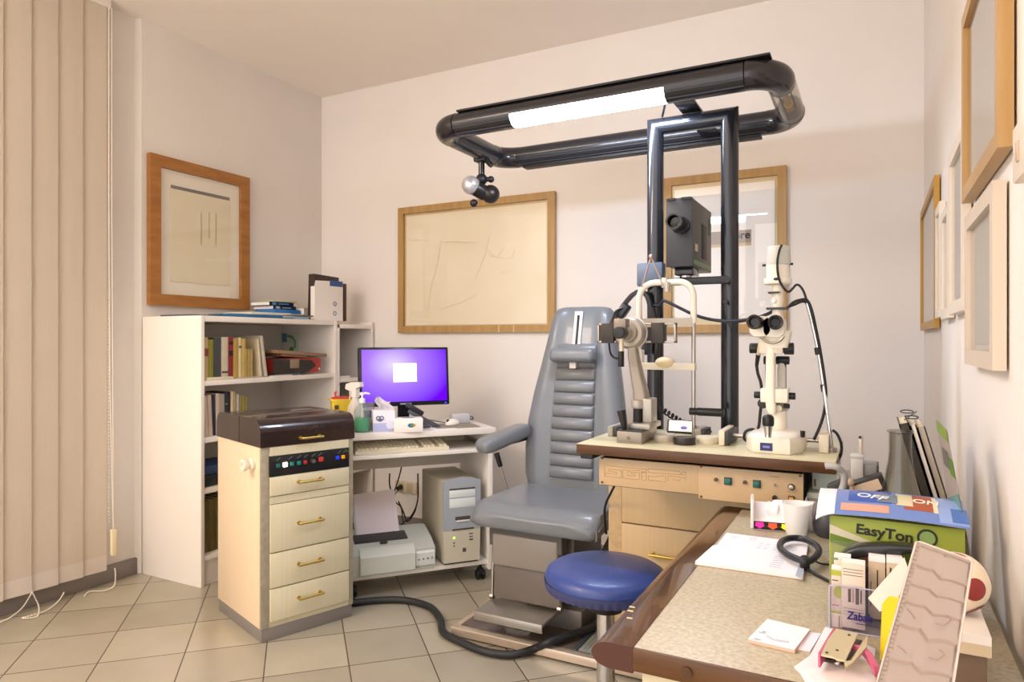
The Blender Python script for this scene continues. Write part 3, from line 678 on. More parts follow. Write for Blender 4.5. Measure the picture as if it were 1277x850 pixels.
# tissue box
t = dthing('tissue_box', 'cube tissue box, white above and lavender below, tissue sticking out', 'tissues', .205, .085, DZ, -.1)
MB().box(-.052, .052, -.045, .045, 0, .104, .002).build('carton', mat('tissue_white', '#E4E4F0', .55), t)
MB().box(-.0522, .0522, -.0453, .0453, .002, .045, .001).build('lower_print', mat('tissue_lavender', '#AEB4E0', .55), t)
m = MB()
for cx_ in (-.028, -.012): m.tube([(cx_ + .009 * math.cos(a), -.0456, .068 + .009 * math.sin(a)) for a in [k * PI / 8 for k in range(16)]], .0028, 6, True)
m.ball((-.02, -.0456, .06), .012, (1, .05, .7)); m.build('emblem', mat('tissue_grey', '#6A7298', .5), t)
MB().ball((.03, -.0455, .035), .021, (1, .04, 1)).build('round_print', mat('tissue_disc', '#D2D6EE', .5), t)
def tis(u, v):
    return (-.03 + .07 * u + .012 * math.sin(5 * v + 1), -.012 + .026 * math.sin(PI * u * 1.7) + .01 * v, .1035 + .062 * v * (1 - .35 * u) + .006 * math.sin(7 * u))
MB().grid(tis, 14, 8, .001).build('tissue', mat('tissue_paper', '#F4F1F0', .8), t)
# white small box with coloured oval logo, overhanging the front edge
t = dthing('small_box', 'small white glove box with a coloured oval on the desk front edge', 'box', .315, .03, DZ, -.16)
MB().box(-.068, .068, -.045, .045, 0.0005, .066, .002).build('carton', mat('box_white', '#EFEAE6', .5), t)
m = MB(); m.ball((.012, -.0454, .034), .017, (1, .04, .62)); o = m.build('oval_logo', mat('logo_blue', '#2E5AA8', .5), t)
m = MB(); m.ball((.018, -.0460, .034), .011, (1, .04, .8)).build('logo_green', mat('logo_green', '#4E9A4A', .5), o)
m = MB(); m.ball((.027, -.0462, .035), .007, (.8, .04, 1)).build('logo_orange', mat('logo_orange', '#D8803A', .5), o)
MB().ball((0, .005, .0665), .03, (1.1, .7, .04)).build('top_slot', mat('slot_dark', '#6A7484', .5), t)
# stapler lying open
t = dthing('stapler', 'black long-arm stapler lying open before the monitor foot', 'stapler', .395, .125, DZ, -.15)
st = mat('stapler_black', '#25252A', .4); st2 = mat('stapler_grey', '#4A5058', .35)
MB().box(-.075, .055, -.02, .02, 0, .014, .004).build('base', st2, t)
MB().box(-.085, .095, -.014, .014, -.010, .010, .004, M=Matrix.Translation((.02, 0, .048)) @ Matrix.Rotation(.50, 4, 'Y')).build('magazine_arm', st2, t)
MB().box(-.065, .035, -.018, .018, -.012, .014, .007, M=Matrix.Translation((-.01, 0, .088)) @ Matrix.Rotation(.55, 4, 'Y')).build('top_arm', st, t)
MB().cyl((.0, -.02, .05), (.0, .02, .05), .008).build('hinge', STEEL, t)
# mouse, pad, small grey dispenser, papers
tag(MB().box(.47, .70, .05, .25, DZ + .0005, DZ + .004, .001, M=DM).build('mouse_pad', mat('pad_grey', '#8C8478', .7)), 'grey mouse pad at the right end of the computer desk', 'mouse pad')
t = dthing('mouse', 'white computer mouse on the grey mouse pad', 'mouse', .585, .17, DZ + .0045, .5)
MB().ball((0, 0, .0), .05, (.95, .58, .62), 28).build('shell', mat('mouse_white', '#E9E3D8', .3), t)
for v in bpy.data.objects[t.children[0].name].data.vertices: v.co.z = max(v.co.z, 0)
MB().cyl((-.032, -.004, .022), (-.032, .004, .022), .008).build('wheel', DARK_P, t)
tag(MB().box(-.05, .05, -.03, .03, 0, .05, .006, M=DM @ Matrix.Translation((.655, .26, DZ + .0005))).build('card_reader', mat('light_grey_box', '#BEBEC4', .4)), 'small light grey box behind the white mouse', 'box')
tag(MB().box(.43, .56, .01, .12, DZ + .0005, DZ + .002, M=DM).build('paper', PAPER), 'loose white sheet beside the mouse pad on the desk', 'paper')
tag(MB().tube(smooth([DM @ V(p) for p in ((.56, .2, DZ + .012), (.5, .27, DZ + .02), (.45, .34, DZ + .03), (.46, .44, DZ + .012))], 6), .0024, 6).build('mouse_cable', CABLE), 'thin black cable trailing from the white mouse', 'cable')
tag(MB().tube(smooth([DM @ V(p) for p in ((.70, .27, DZ + .03), (.735, .29, DZ + .028), (.752, .33, DZ + .008), (.745, .45, DZ + .006))], 6), .003, 6).build('reader_cable', CABLE), 'short black cable leaving the small grey box', 'cable')
# tower
t = dthing('computer_tower', 'grey and beige tower computer on the desk bottom shelf', 'computer', .49, .0, .1045)
tb = mat('tower_beige', '#B9B2A0', .45); tg = mat('tower_grey', '#9EA4AC', .35); tl = mat('tower_light', '#D6DCDA', .4)
MB().box(.002, .192, .03, .43, .008, .415, .008).build('case', tb, t)
def arched(x0, x1, zb, zt, rise, n=10): return [(x0, zb), (x1, zb)] + [(x1 - (x1 - x0) * k / n, zt + rise * math.sin(PI * k / n)) for k in range(n + 1)]
Fm = frame((0, .03, 0), (1, 0, 0), (0, -1, 0))
MB().prism(arched(0, .195, .175, .415, .02), 0, .018, Fm).build('upper_front', tg, t)
MB().prism([(.004, .012), (.19, .012), (.195, .21), (.165, .175), (.03, .175), (0, .21)], 0, .015, Fm).build('lower_front', mat('tower_cream', '#C6C0AE', .45), t)
m = MB(); m.X = Fm; m.box(.03, .165, .335, .372, .016, .0195, .001).box(.03, .165, .285, .33, .016, .0195, .001); m.split('drive_bay', tl, t)
m = MB(); m.X = Fm; m.box(.03, .165, .373, .381, .017, .0186).box(.06, .14, .222, .240, .016, .0186, .002).box(.045, .16, .172, .18, .012, .0186, .001).split('dark_slot', mat('slot_brown', '#4A4038', .6), t)
m = MB(); m.X = Fm; m.box(.065, .135, .212, .221, .017, .023, .003).box(.04, .15, .352, .354, .018, .0203).split('front_lever', mat('lever_grey', '#C8CCD0', .4), t)
m = MB(); m.X = Fm; m.ball((.055, .135, .016), .0045).build('power_light', mat('green_led', '#B8F040', .4, emit='#A0F030', es=4), t)
m = MB(); m.X = Fm; m.box(.135, .155, .115, .122, .014, .017, .001).box(.1, .118, .06, .08, .014, .0165, .003).cyl((.055, .11, .014), (.055, .11, .017), .004).cyl((.055, .095, .014), (.055, .095, .017), .004).box(.135, .155, .145, .15, .014, .016).box(.135, .155, .13, .135, .014, .016).split('front_port', mat('port_dark', '#55504A', .5), t)
MB().box(.01, .185, .03, .42, 0, .009, .002).build('feet', DARK_P, t)
# printer
t = dthing('printer', 'grey inkjet printer with a raised paper sheet, desk bottom shelf', 'printer', .02, .0, .1045)
pg = mat('printer_grey', '#B9BDB4', .45); pg2 = mat('printer_light', '#C6CAC2', .4)
MB().prism([(.02, 0), (.30, 0), (.30, .15), (.22, .165), (.09, .13), (.02, .10)], 0, .43, frame((0, 0, 0), (0, 1, 0), (1, 0, 0))).build('body', pg, t)
MB().prism([(.0, .01), (.03, .0), (.05, .0), (.05, .125), (.03, .12), (.0, .09)], .06, .325, frame((0, 0, 0), (0, 1, 0), (1, 0, 0))).build('front_cover', pg2, t)
MB().prism([(.012, .02), (.03, .02), (.03, .1), (.012, .08)], .33, .425, frame((0, 0, 0), (0, 1, 0), (1, 0, 0))).build('button_panel', mat('printer_panel', '#CDD2CE', .4), t)
m = MB()
for k in range(4): m.cyl((.345 + .022 * k, .013, .05 + .002 * k), (.345 + .022 * k, .009, .05), .005)
m.split('button', mat('btn_grey', '#8A8E8E', .4), t)
MB().prism([(.10, .132), (.17, .15), (.17, .158), (.10, .142)], .05, .31, frame((0, 0, 0), (0, 1, 0), (1, 0, 0))).build('feed_slot', mat('feed_dark', '#3A3836', .5), t)
MB().box(.17, .205, .075, .095, .128, .137, .002).build('badge', mat('badge_dark', '#3A3430', .5), t)
Mt = Matrix.Translation((.18, .17, .15)) @ Matrix.Rotation(-.28, 4, 'X') @ Matrix.Rotation(-.06, 4, 'Y')
MB().box(-.115, .1, 0, .004, -.01, .17, .001, M=Mt).build('paper_support', pg, t)
t2 = dthing('paper_sheet', 'sheet of white paper standing in the printer feed', 'paper', .02, .0, .1045)
MB().box(-.105, .105, -.003, -.001, -.012, .21, M=Mt).build('sheet', mat('printer_paper', '#D9CFD4', .7), t2)
# wall socket and cables
s0 = W(507, 607, y=YB)
t = thing('wall_socket', 'cream double wall socket behind the computer desk', 'socket', (s0.x, YB, s0.z))
MB().box(s0.x - .085, s0.x + .085, YB - .012, YB, s0.z - .04, s0.z + .04, .003).build('plate', mat('socket_cream', '#D9CDB4', .4), t, True)
MB().box(s0.x - .06, s0.x - .01, YB - .014, YB - .011, s0.z - .03, s0.z + .03, .002).box(s0.x + .01, s0.x + .06, YB - .014, YB - .011, s0.z - .03, s0.z + .03, .002).split('socket_module', mat('socket_module', '#C6B89C', .4), t, True)
t = thing('power_plug', 'black plug with cable in the wall socket', 'plug', (s0.x, YB - .02, s0.z))
MB().cyl((s0.x - .035, YB - .012, s0.z), (s0.x - .035, YB - .05, s0.z - .004), .018, .012).build('plug_body', BLACK_P, t, True)
def px_tube(pts, r, n=6): return MB().tube(smooth([W(a, b, y=y) for a, b, y in pts], n), r, 6)
px_tube([(499, 609, 3.57), (494, 614, 3.5), (490, 618, 3.4), (496, 600, 3.35), (501, 580, 3.3), (501, 565, 3.3)], .004).build('cord', CABLE, t, True)
for lb, pts in (('black cable hanging in a loop left of the tower computer', [(486, 590, 3.3), (486, 605, 3.3), (492, 624, 3.3), (500, 632, 3.28), (502, 645, 3.2), (504, 655, 3.12)]),
                ('black cable looping behind the tower computer', [(521, 590, 3.38), (521, 622, 3.36), (515, 640, 3.3), (505, 650, 3.2), (500, 654, 3.16)]),
                ('thin black cable crossing beneath the desk to the tower', [(497, 625, 3.3), (503, 638, 3.24), (508, 650, 3.2), (516, 640, 3.25), (520, 628, 3.28)])):
    tag(px_tube(pts, .0042).build('power_cable', CABLE), lb, 'cable')
# ================================================================ PLATFORM
PT = .043
t = thing('chair_platform', 'low steel edged floor platform under the chair and instrument cabinet', 'platform', (-.8, 2.9, 0))
MB().box(-1.54, -.12, 2.41, 3.38, 0, PT - .004, .001).build('base', mat('platform_brown', '#4A3E34', .3), t, True)
MB().box(-1.548, -.115, 2.395, 2.43, .008, PT, .004).build('front_edge', mat('edge_steel', '#D6C4B2', .28, .6), t, True)
MB().box(-1.545, -1.52, 2.43, 3.38, .008, PT, .003).build('side_edge', mat('edge_steel', '#D6C4B2', .28, .6), t, True)
MB().box(-1.52, -1.02, 2.43, 3.37, PT - .004, PT, .001).build('smoked_cover', mat('platform_smoked', '#5A4E46', .12, coat=.4), t, True)
m = MB(); m.box(-1.0, -.13, 2.44, 3.37, PT - .004, PT - .001)
for k in range(58): m.box(-.99 + k * .0148, -.99 + k * .0148 + .008, 2.45, 3.3, PT - .001, PT + .001)
m.build('ribbed_mat', mat('ribbed_rubber', '#8C908C', .5), t, True)
MB().box(-1.02, -1.0, 2.43, 3.37, PT - .004, PT + .004, .001).build('mat_border', mat('border_dark', '#3A4048', .4), t, True)

# ================================================================ EXAMINATION CHAIR
lea = mat('grey_blue_leather', '#73787E', .32, noise=.06, nscale=4, bump=.06, bscale=250, coat=.15)
lea2 = mat('grey_leather_ribs', '#777A7F', .32, bump=.06, bscale=250, coat=.15)
lead = mat('grey_leather_dark', '#75706E', .42, bump=.06, bscale=250)
cxh = -1.205
t = thing('examination_chair', 'grey leather patient examination chair with ribbed backrest', 'chair', (cxh, 2.75, PT))
# backrest: stacked rounded cross-sections
prof = [(.54, .225, 2.865, .13), (.60, .243, 2.865, .14), (.72, .247, 2.870, .14), (.85, .236, 2.88, .135), (.98, .215, 2.90, .13), (1.10, .192, 2.925, .125), (1.22, .170, 2.95, .115), (1.31, .155, 2.97, .105), (1.355, .145, 2.985, .09), (1.375, .125, 3.0, .06), (1.38, .09, 3.01, .03)]
def bsec(hw, yf, th, z):
    o = []
    N = 28
    for k in range(N):                       # front face, wings raised either side of a shallow channel
        u = -1 + 2 * k / (N - 1); a = abs(u)
        dy = .014 * math.exp(-((a - .72) / .18) ** 2) * min(1, th / .1)
        edge = max(0, (a - .88) / .12); dy -= .025 * edge ** 2 * min(1, th / .1)
        o.append((cxh + hw * u, yf - dy, z))
    o += [(cxh + hw * 1.0, yf + th * .45, z), (cxh + hw * .93, yf + th * .85, z), (cxh + hw * .8, yf + th, z), (cxh - hw * .8, yf + th, z), (cxh - hw * .93, yf + th * .85, z), (cxh - hw * 1.0, yf + th * .45, z)]
    return o
def interp(z):
    for a, b in zip(prof, prof[1:]):
        if a[0] <= z <= b[0]:
            f = (z - a[0]) / (b[0] - a[0]); return [a[i] + f * (b[i] - a[i]) for i in (1, 2, 3)]
zs = [.54 + (1.38 - .54) * (k / 40) for k in range(41)] + []
zs = sorted(set(zs + [1.345, 1.365, 1.372, 1.377]))
MB().loft([bsec(*interp(z), z) for z in zs]).build('backrest', lea, t, True, 60)
# ribs of the middle panel
zr = [.60 + .0552 * k for k in range(12)]
def hwc(z): return .105 - .012 * (z - .6) / .7
rows = []
for za, zb in zip(zr, zr[1:]):
    for f in (0, .06, .2, .5, .8, .94): rows.append((za + f * (zb - za), .020 * math.sin(PI * min(1, max(0, f))) ** .5 + .001))
rows.append((zr[-1], .001))
lo_ = []
for z, d in rows:
    hw, yf, th = interp(z); w = hwc(z); e = .003 + d
    lo_.append([(cxh - w, yf + .01, z), (cxh - w, yf - e * .6, z), (cxh - w * .93, yf - e, z), (cxh, yf - e - .002, z), (cxh + w * .93, yf - e, z), (cxh + w, yf - e * .6, z), (cxh + w, yf + .01, z)])
MB().loft(lo_).build('ribbed_panel', lea2, t, True, 50)
# head plate with slot
hw, yf, th = interp(1.27)
MB().box(cxh - .028, cxh + .012, -.004, .004, -.095, .095, .002, M=Matrix.Translation((0, interp(1.265)[1] - .004, 1.265)) @ Matrix.Rotation(-.22, 4, 'X')).build('slot_plate', mat('slot_plate_white', '#E9E2DE', .35), t, True)
MB().box(cxh - .014, cxh - .001, -.002, .002, -.085, .08, .001, M=Matrix.Translation((0, interp(1.265)[1] - .0075, 1.262)) @ Matrix.Rotation(-.22, 4, 'X')).build('slot', BLACK_P, t, True)
hr = Matrix.Translation((cxh, interp(1.15)[1] - .055, 1.155)) @ Matrix.Rotation(-.15, 4, 'X')
MB().box(-.108, .108, -.035, .035, -.032, .032, .022, 5, M=hr).build('headrest', lea, t, True, 60)
MB().box(cxh - .02, cxh + .012, 2.885, 2.93, 1.095, 1.125, .004).build('headrest_bracket', mat('slot_plate_white', '#E9E2DE', .35), t, True)
# seat: front edge curves, thick at front
def seat_sec(y, f):
    hw = .275 - .02 * f; zt = .552 + .008 * f; zb = .468
    nose = max(0, 1 - f / .12); zt -= .035 * nose ** 2; zb += .0
    o = []
    for k in range(17):
        u = -1 + 2 * k / 16; o.append((cxh + hw * u, y - .012 * (1 - u * u) * (f < .2), zt - .018 * abs(u) ** 6 + .012 * abs(u) ** 2 * (1 - nose)))
    o += [(cxh + hw * 1.015, y, zt - .045), (cxh + hw * 1.0, y, zb + .0), (cxh + hw * .9, y, zb - .012), (cxh - hw * .9, y, zb - .012), (cxh - hw, y, zb), (cxh - hw * 1.015, y, zt - .045)]
    return o
fs = [0, .015, .04, .08, .12, .2, .35, .5, .65, .8, 1]
L_ = [seat_sec(2.455 + .44 * f, f) for f in fs]
c0 = V((cxh, 2.455, .49)); L_.insert(0, [c0 + (V(p) - c0) * .9 + V((0, -.012, 0)) for p in L_[0]]); L_.insert(0, [c0 + (V(p) - c0) * .6 + V((0, -.018, 0)) for p in L_[1]])
MB().loft(L_).build('seat', lea, t, True, 70)
m = MB(); m.tube([(cxh + .279, 2.46, .492), (cxh + .274, 2.55, .513), (cxh + .268, 2.75, .515), (cxh + .259, 2.87, .517)], .004, 6).tube([(cxh + .277, 2.452, .50), (cxh + .277, 2.45, .462)], .004, 6); m.build('seat_piping', lead, t, True)
# leg panel
for nm, z0, z1, mt, y0, th in (('calf_pad', .29, .425, mat('calf_leather', '#857E77', .34, coat=.15), 2.492, .05), ('lower_panel', .15, .295, mat('leg_panel_metal', '#6E6660', .4, .2), 2.512, .03), ('upper_bracket', .37, .468, mat('bracket_dark', '#55504D', .4), 2.499, .05)):
    w = .15 if nm != 'upper_bracket' else .165
    MB().box(-1.257 - w, -1.257 + w, y0, y0 + th, z0, z1, .012 if nm == 'calf_pad' else .004, 3).build(nm, mt, t, True)
fp = mat('footplate_steel', '#A9A39C', .35, .8)
MB().box(-1.415, -1.115, 2.365, 2.53, .128, .142, .003).build('footplate', fp, t, True)
MB().box(-1.415, -1.115, 2.362, 2.37, .108, .142, .002).build('footplate_lip', fp, t, True)
m = MB()
for s in (-1.42, -1.11): m.cyl((s - .008, 2.52, .15), (s + .008, 2.52, .15), .012).tube([(s, 2.52, .15), (s, 2.53, .30), (s, 2.54, .42)], .007)
m.build('footplate_bracket', STEEL, t, True)
# pedestal
ped = mat('pedestal_grey', '#6A655F', .4, .2)
MB().box(-1.36, -1.04, 2.58, 3.05, PT, .13, .01).build('pedestal_foot', ped, t, True)
MB().box(-1.31, -1.09, 2.62, 2.95, .13, .45, .012).build('pedestal', ped, t, True)
m = MB(); m.box(-1.40, -.99, 2.60, 2.98, .43, .468, .004).build('seat_frame', lead, t, True)
m = MB(); m.box(-.02, .02, -.25, .25, -.02, .02, .004, M=Matrix.Translation((-1.0, 2.78, .33)) @ Matrix.Rotation(.42, 4, 'X')).build('tilt_arm', mat('arm_brown_grey', '#7A726C', .4, .3), t, True)
# left armrest: pad points towards the camera
A0, A1 = V((-1.525, 2.595, .752)), V((-1.44, 2.86, .81))
ld = (A1 - A0).normalized(); sd = V((ld.y, -ld.x, 0)).normalized(); upv = sd.cross(ld)
if upv.z < 0: upv = -upv
L_ = []
for f, s in ((0, .25), (.015, .6), (.05, .85), (.12, 1), (.5, 1.0), (.9, .98), (1, .85)):
    c = A0.lerp(A1, f); L_.append([c + sd * p[0] * s + upv * p[1] * s for p in rrect(.048, .032, .024, 5)])
MB().loft(L_).build('armrest', lea, t, True, 60)
MB().tube(smooth([A0.lerp(A1, .45) - upv * .02, A0.lerp(A1, .8) - upv * .035, A1 - upv * .03 + V((0, .05, -.01))], 5), .013).build('armrest_bracket', BLACK_P, t, True)
# recline lever
l0, l1 = W(631, 604, y=2.72), W(621, 571, y=2.70)
MB().cyl(l0 + (l0 - l1) * 1.2, l1, .0055).build('lever', STEEL, t, True)
d_ = (l1 - l0).normalized()
MB().cyl(l1 - d_ * .04, l1 + d_ * .025, .011, .0125, bev=.003).build('lever_grip', BLACK_P, t, True)

# ================================================================ STOOL
t = thing('swivel_stool', 'round blue padded stool on a chrome post', 'stool', (-.70, 1.925, 0))
bl_ = mat('blue_vinyl', '#33478A', .32, noise=.1, nscale=6, bump=.12, bscale=400, coat=.1)
MB().lathe([(.001, .488), (.150, .490), (.168, .496), (.178, .510), (.180, .526), (.174, .543), (.155, .555), (.10, .562), (.05, .564), (.001, .565)], seg=56).build('seat', bl_, t, ang=70)
def sk(u, v):
    a = 2 * PI * u; r = .1815 - .006 * v ** 2 + .0025 * math.sin(46 * a) * v; return (r * math.cos(a), r * math.sin(a), .520 - .027 * v)
MB().grid(sk, 180, 6).build('gathered_skirt', mat('blue_vinyl_skirt', '#3A3F6A', .45), t, ang=80)
MB().cyl((0, 0, .43), (0, 0, .488), .05, .07).build('seat_mount', BLACK_P, t)
MB().cyl((0, 0, .06), (0, 0, .45), .027).build('post', CHROME, t)
for k in range(5):
    a = 2 * PI * k / 5 + .3; d = V((math.cos(a), math.sin(a), 0))
    lg = MB().tube([V((0, 0, .085)), d * .12 + V((0, 0, .075)), d * .235 + V((0, 0, .055))], [.02, .017, .013]).build('leg', CHROME, t)
    MB().cyl(d * .235 + V((-.01, .0, .025)), d * .235 + V((.01, 0, .025)), .0245, bev=.004).build('caster', BLACK_P, lg)
# ================================================================ REFRACTION UNIT (cabinet, control housing, table, twin posts)
t = unit = thing('refraction_unit', 'instrument table on a cream cabinet with tan control panel and twin black posts', 'instrument table', (-.55, 2.6, PT))
tan = mat('tan_panel', '#C8AC86', .42, noise=.06, nscale=4)
tan2 = mat('tan_cabinet_laminate', '#CBB088', .4, noise=.07, nscale=1, stretch=(70, 70, .4))
brown = wood('brown_edge', '#5E3A1C', '#4A2C14', (8, 40, 40), .35)
toplam = mat('table_top_laminate', '#CFC9A8', .3, noise=.1, nscale=1, stretch=(5, 60, 5))
TX0, TX1, TY0, TY1 = -.825, -.088, 2.0, 2.46
MB().box(TX0, TX1, TY0, TY1, .868, .898, .002).build('tabletop_edge', brown, t, True)
MB().box(TX0 + .001, TX1 - .001, TY0 + .001, TY1 - .001, .8975, .90, .001).build('tabletop', toplam, t, True)
MB().box(TX0 + .01, TX0 + .05, 2.01, 2.4, .852, .868, .002).build('slide_rail', BLACK_P, t, True)
MB().box(-.766, -.174, 2.056, 2.43, .765, .852, .002).build('control_housing', mat('housing_grey', '#56504A', .5), t, True)
xs = W(871, 600, y=2.05).x
p1 = MB().box(-.768, xs, 2.050, 2.056, .768, .853, .001).build('name_panel', tan, t, True)
p2 = MB().box(xs, -.172, 2.049, 2.056, .757, .853, .001).build('control_panel', tan, t, True)
m = MB()
for a, b in ((751, 571), (751, 601), (874.5, 581.5), (874.5, 619), (998, 593)):
    w = W(a, b, y=2.049); m.cyl(w, w + V((0, -.002, 0)), .0035)
m.split('panel_screw', mat('screw_brown', '#5A4024', .4, .5), p1, True)
# engraved outline lettering
def e(x, y): return W(740 + x / 9.12, 560 + y / 9.12, y=2.0494)
m = MB()
for pl in ([(330, 205), (125, 178), (128, 305), (318, 325), (320, 240), (175, 225), (178, 250), (262, 262), (262, 285), (128, 270)], [(330, 205), (530, 222), (530, 245), (335, 232), (335, 325), (520, 345), (520, 268), (385, 255), (385, 298), (478, 305), (478, 285), (420, 278)],
           [(545, 225), (598, 228), (598, 258), (545, 256)], [(545, 262), (600, 265), (600, 355), (548, 352), (545, 262)], [(620, 222), (980, 250), (995, 290), (700, 270), (620, 262), (620, 222)], [(625, 355), (625, 300), (690, 312), (780, 300), (825, 305), (822, 370), (630, 350)], [(848, 362), (850, 300), (990, 320), (985, 355), (900, 340)], [(1000, 290), (1020, 255), (1050, 262), (1050, 295), (1010, 290)], [(1005, 325), (1050, 318), (1050, 355)]):
    m.tube([e(*q) for q in pl], .0008, 5)
m.build('engraved_lettering', mat('engraved_tan', '#B8925C', .6), p1, True)
def pbtn(px, py, s, nm, col, round_=False, out=.01):
    w = W(px, py, y=2.049); m = MB()
    if round_: m.cyl(w, w - V((0, out, 0)), s, s * .9, bev=.001)
    else: m.box(w.x - s, w.x + s, w.y - out, w.y, w.z - s, w.z + s, .001)
    return m.build(nm, col, p2, True)
dk = mat('button_surround', '#2A2622', .4); tealb = mat('teal_button', '#10645C', .25)
for a, b in ((908, 599.5), (944, 603)):
    pbtn(a, b, .0105, 'button_surround', dk, out=.006); pbtn(a, b, .0085, 'button', tealb, out=.010)
pbtn(893, 597.5, .0055, 'socket', mat('socket_brown', '#5E4A34', .4), True); pbtn(929, 601, .0055, 'socket', mat('socket_brown', '#5E4A34', .4), True)
pbtn(966, 604, .003, 'toggle', STEEL, True, .016); pbtn(987, 607, .0095, 'dial_ring', dk, True, .004); pbtn(987, 606.5, .0075, 'dial', STEEL, True, .014)
pbtn(966, 620, .0068, 'round_button', mat('dark_brown_button', '#2E2018', .3), True); pbtn(987, 622, .0085, 'amber_surround', dk, out=.006); pbtn(987, 622, .006, 'amber_switch', mat('amber', '#C88A1A', .3, emit='#C88A1A', es=.3), out=.009)
m = MB()
for a, b in ((966, 594), (987, 613)):
    w = W(a, b, y=2.0488); m.box(w.x - .012, w.x + .012, w.y - .0004, w.y, w.z - .001, w.z + .001)
m.split('panel_mark', mat('engraved_brown', '#A5834C', .6), p2, True)
# cabinet
CX0, CX1, CYF = -.867, -.27, 2.42
MB().box(CX0, CX1, CYF + .02, 2.86, PT, .764, .002).build('cabinet', tan2, t, True)
MB().box(CX0 - .001, CX0 + .05, CYF - .004, CYF + .0195, PT, .764, .001).build('stile', mat('tan_marble', '#C4A67A', .4, noise=.2, nscale=40), t, True)
MB().box(CX1 - .04, CX1 + .001, CYF - .004, CYF + .0195, PT, .764, .001).build('stile', mat('tan_marble', '#C4A67A', .4, noise=.2, nscale=40), t, True)
MB().box(CX0 + .052, CX1 - .042, CYF - .008, CYF + .0195, .560, .762, .001).build('fixed_front', tan2, t, True)
for z0, z1 in ((.368, .555), (.20, .363), (.075, .195)):
    d = MB().box(CX0 + .052, CX1 - .042, CYF - .010, CYF + .0195, z0, z1, .001).build('drawer', tan2, t, True)
    handle(d, -.655, CYF - .010, (z0 + z1) / 2, .09, local=False)
# twin posts with mitred top bar
postm = mat('gun_blue_black_paint', '#23262E', .25, .4, coat=.5)
r = .0305; xl, xr, yp, zt = -.717, -.45, 2.505, 2.012
def ring(cx, z, k):
    o = []
    for i in range(28):
        a = 2 * PI * i / 28; o.append((cx + r * math.cos(a), yp + r * math.sin(a), z + k * r * math.cos(a)))
    return o
MB().loft([ring(xl, .764, 0), ring(xl, zt, -1)[:], ring(xr, zt, 1), ring(xr, .764, 0)]) if False else None
m = MB()
L0, L1 = ring(xl, .764, 0), ring(xl, zt, -1); L2 = ring(xr, zt, 1); L3 = ring(xr, .764, 0)
# angle order must follow the bend: x offset becomes z offset along the top bar
L2m = [(xr - (p[0] - xl), p[1], p[2]) for p in L1]
m.loft([L0, L1, L2m, [(xr - (p[0] - xl), p[1], p[2]) for p in L0]])
m.build('post_frame', postm, t, True)
MB().box(-.763, -.668, 2.42, 2.472, 1.418, 1.502, .006).build('arm_clamp', mat('blue_grey_box', '#5C6B80', .35), t, True)
MB().box(-.668, -.45, 2.452, 2.482, 1.420, 1.446, .003).build('cross_arm', mat('arm_dark', '#2A2E34', .35, .2), t, True)
MB().cyl((-.452, 2.46, 1.355), (-.452, 2.43, 1.355), .008).cyl((-.447, 2.46, 1.43), (-.447, 2.43, 1.43), .010).build('clamp_knob', BLACK_P, t, True)
w = [W(766, 606, y=2.3), W(760, 618, y=2.36), W(755.5, 628, y=2.40), W(754, 640, y=2.44), W(756, 665, y=2.5)]
tag(MB().tube(smooth(w, 6), .0045, 8).build('cable', CABLE), 'black cable running down from under the tan panel beside the seat', 'cable')

# ================================================================ OVERHEAD LAMP RING
t = lamp = thing('overhead_lamp', 'black rounded rectangular overhead lamp ring with lit white tube', 'lamp', (-.583, 2.5, 2.05))
ZR, ya, yb, xa, xb, rc, rt = 2.08, 2.33, 2.87, -1.565, -.275, .095, .046
tubm = mat('lamp_tube_black', '#2B2B30', .3, .35, coat=.3); capm = mat('lamp_corner_black', '#26242A', .25, .2, coat=.4)
def bar(p, q, mt, nm, rr=rt): return MB().cyl(p, q, rr, seg=32).build(nm, mt, lamp, True)
XD0, XD1 = -1.215, -.628
bar((xa + rc, ya, ZR), (XD0, ya, ZR), tubm, 'front_bar'); bar((XD1, ya, ZR), (xb - rc, ya, ZR), tubm, 'front_bar')
bar((xa + rc, yb, ZR), (xb - rc, yb, ZR), tubm, 'rear_bar'); bar((xa, ya + rc, ZR), (xa, yb - rc, ZR), tubm, 'side_bar')
for cx_, cy_, a0 in ((xa + rc, ya + rc, PI), (xb - rc, ya + rc, 1.5 * PI), (xb - rc, yb - rc, 0), (xa + rc, yb - rc, PI / 2)):
    m = MB(); m.tube(arc((cx_, cy_, ZR), rc, a0, a0 + PI / 2, 10), rt + .0015, 32); m.build('corner_bend', capm, lamp, True)
# upper half housing and lower diffuser of the lit stretch
def half(a0, a1, rr, n=16): return [(rr * math.cos(a0 + (a1 - a0) * k / n), rr * math.sin(a0 + (a1 - a0) * k / n)) for k in range(n + 1)]
Fx = frame((XD0, ya, ZR), (0, 1, 0), (1, 0, 0))
MB().prism(half(math.radians(-8), math.radians(188), rt), 0, XD1 - XD0, Fx).build('housing_half', tubm, lamp, True)
MB().prism(half(math.radians(189), math.radians(351), rt * .98), .001, XD1 - XD0 - .001, Fx).build('lit_diffuser', mat('lit_diffuser', '#FFFFFF', .4, emit='#DCE9FF', es=95), lamp, True)
MB().box(-1.46, -.29, ya - .03, ya + .05, ZR + .044, ZR + .052, .002).build('top_fin', mat('fin_black', '#1E1C1E', .5), lamp, True)
MB().box(xa + .12, xb - .12, yb - .02, yb + .03, ZR - .056, ZR - .044, .002).build('lower_fin', mat('fin_black', '#1E1C1E', .5), lamp, True)
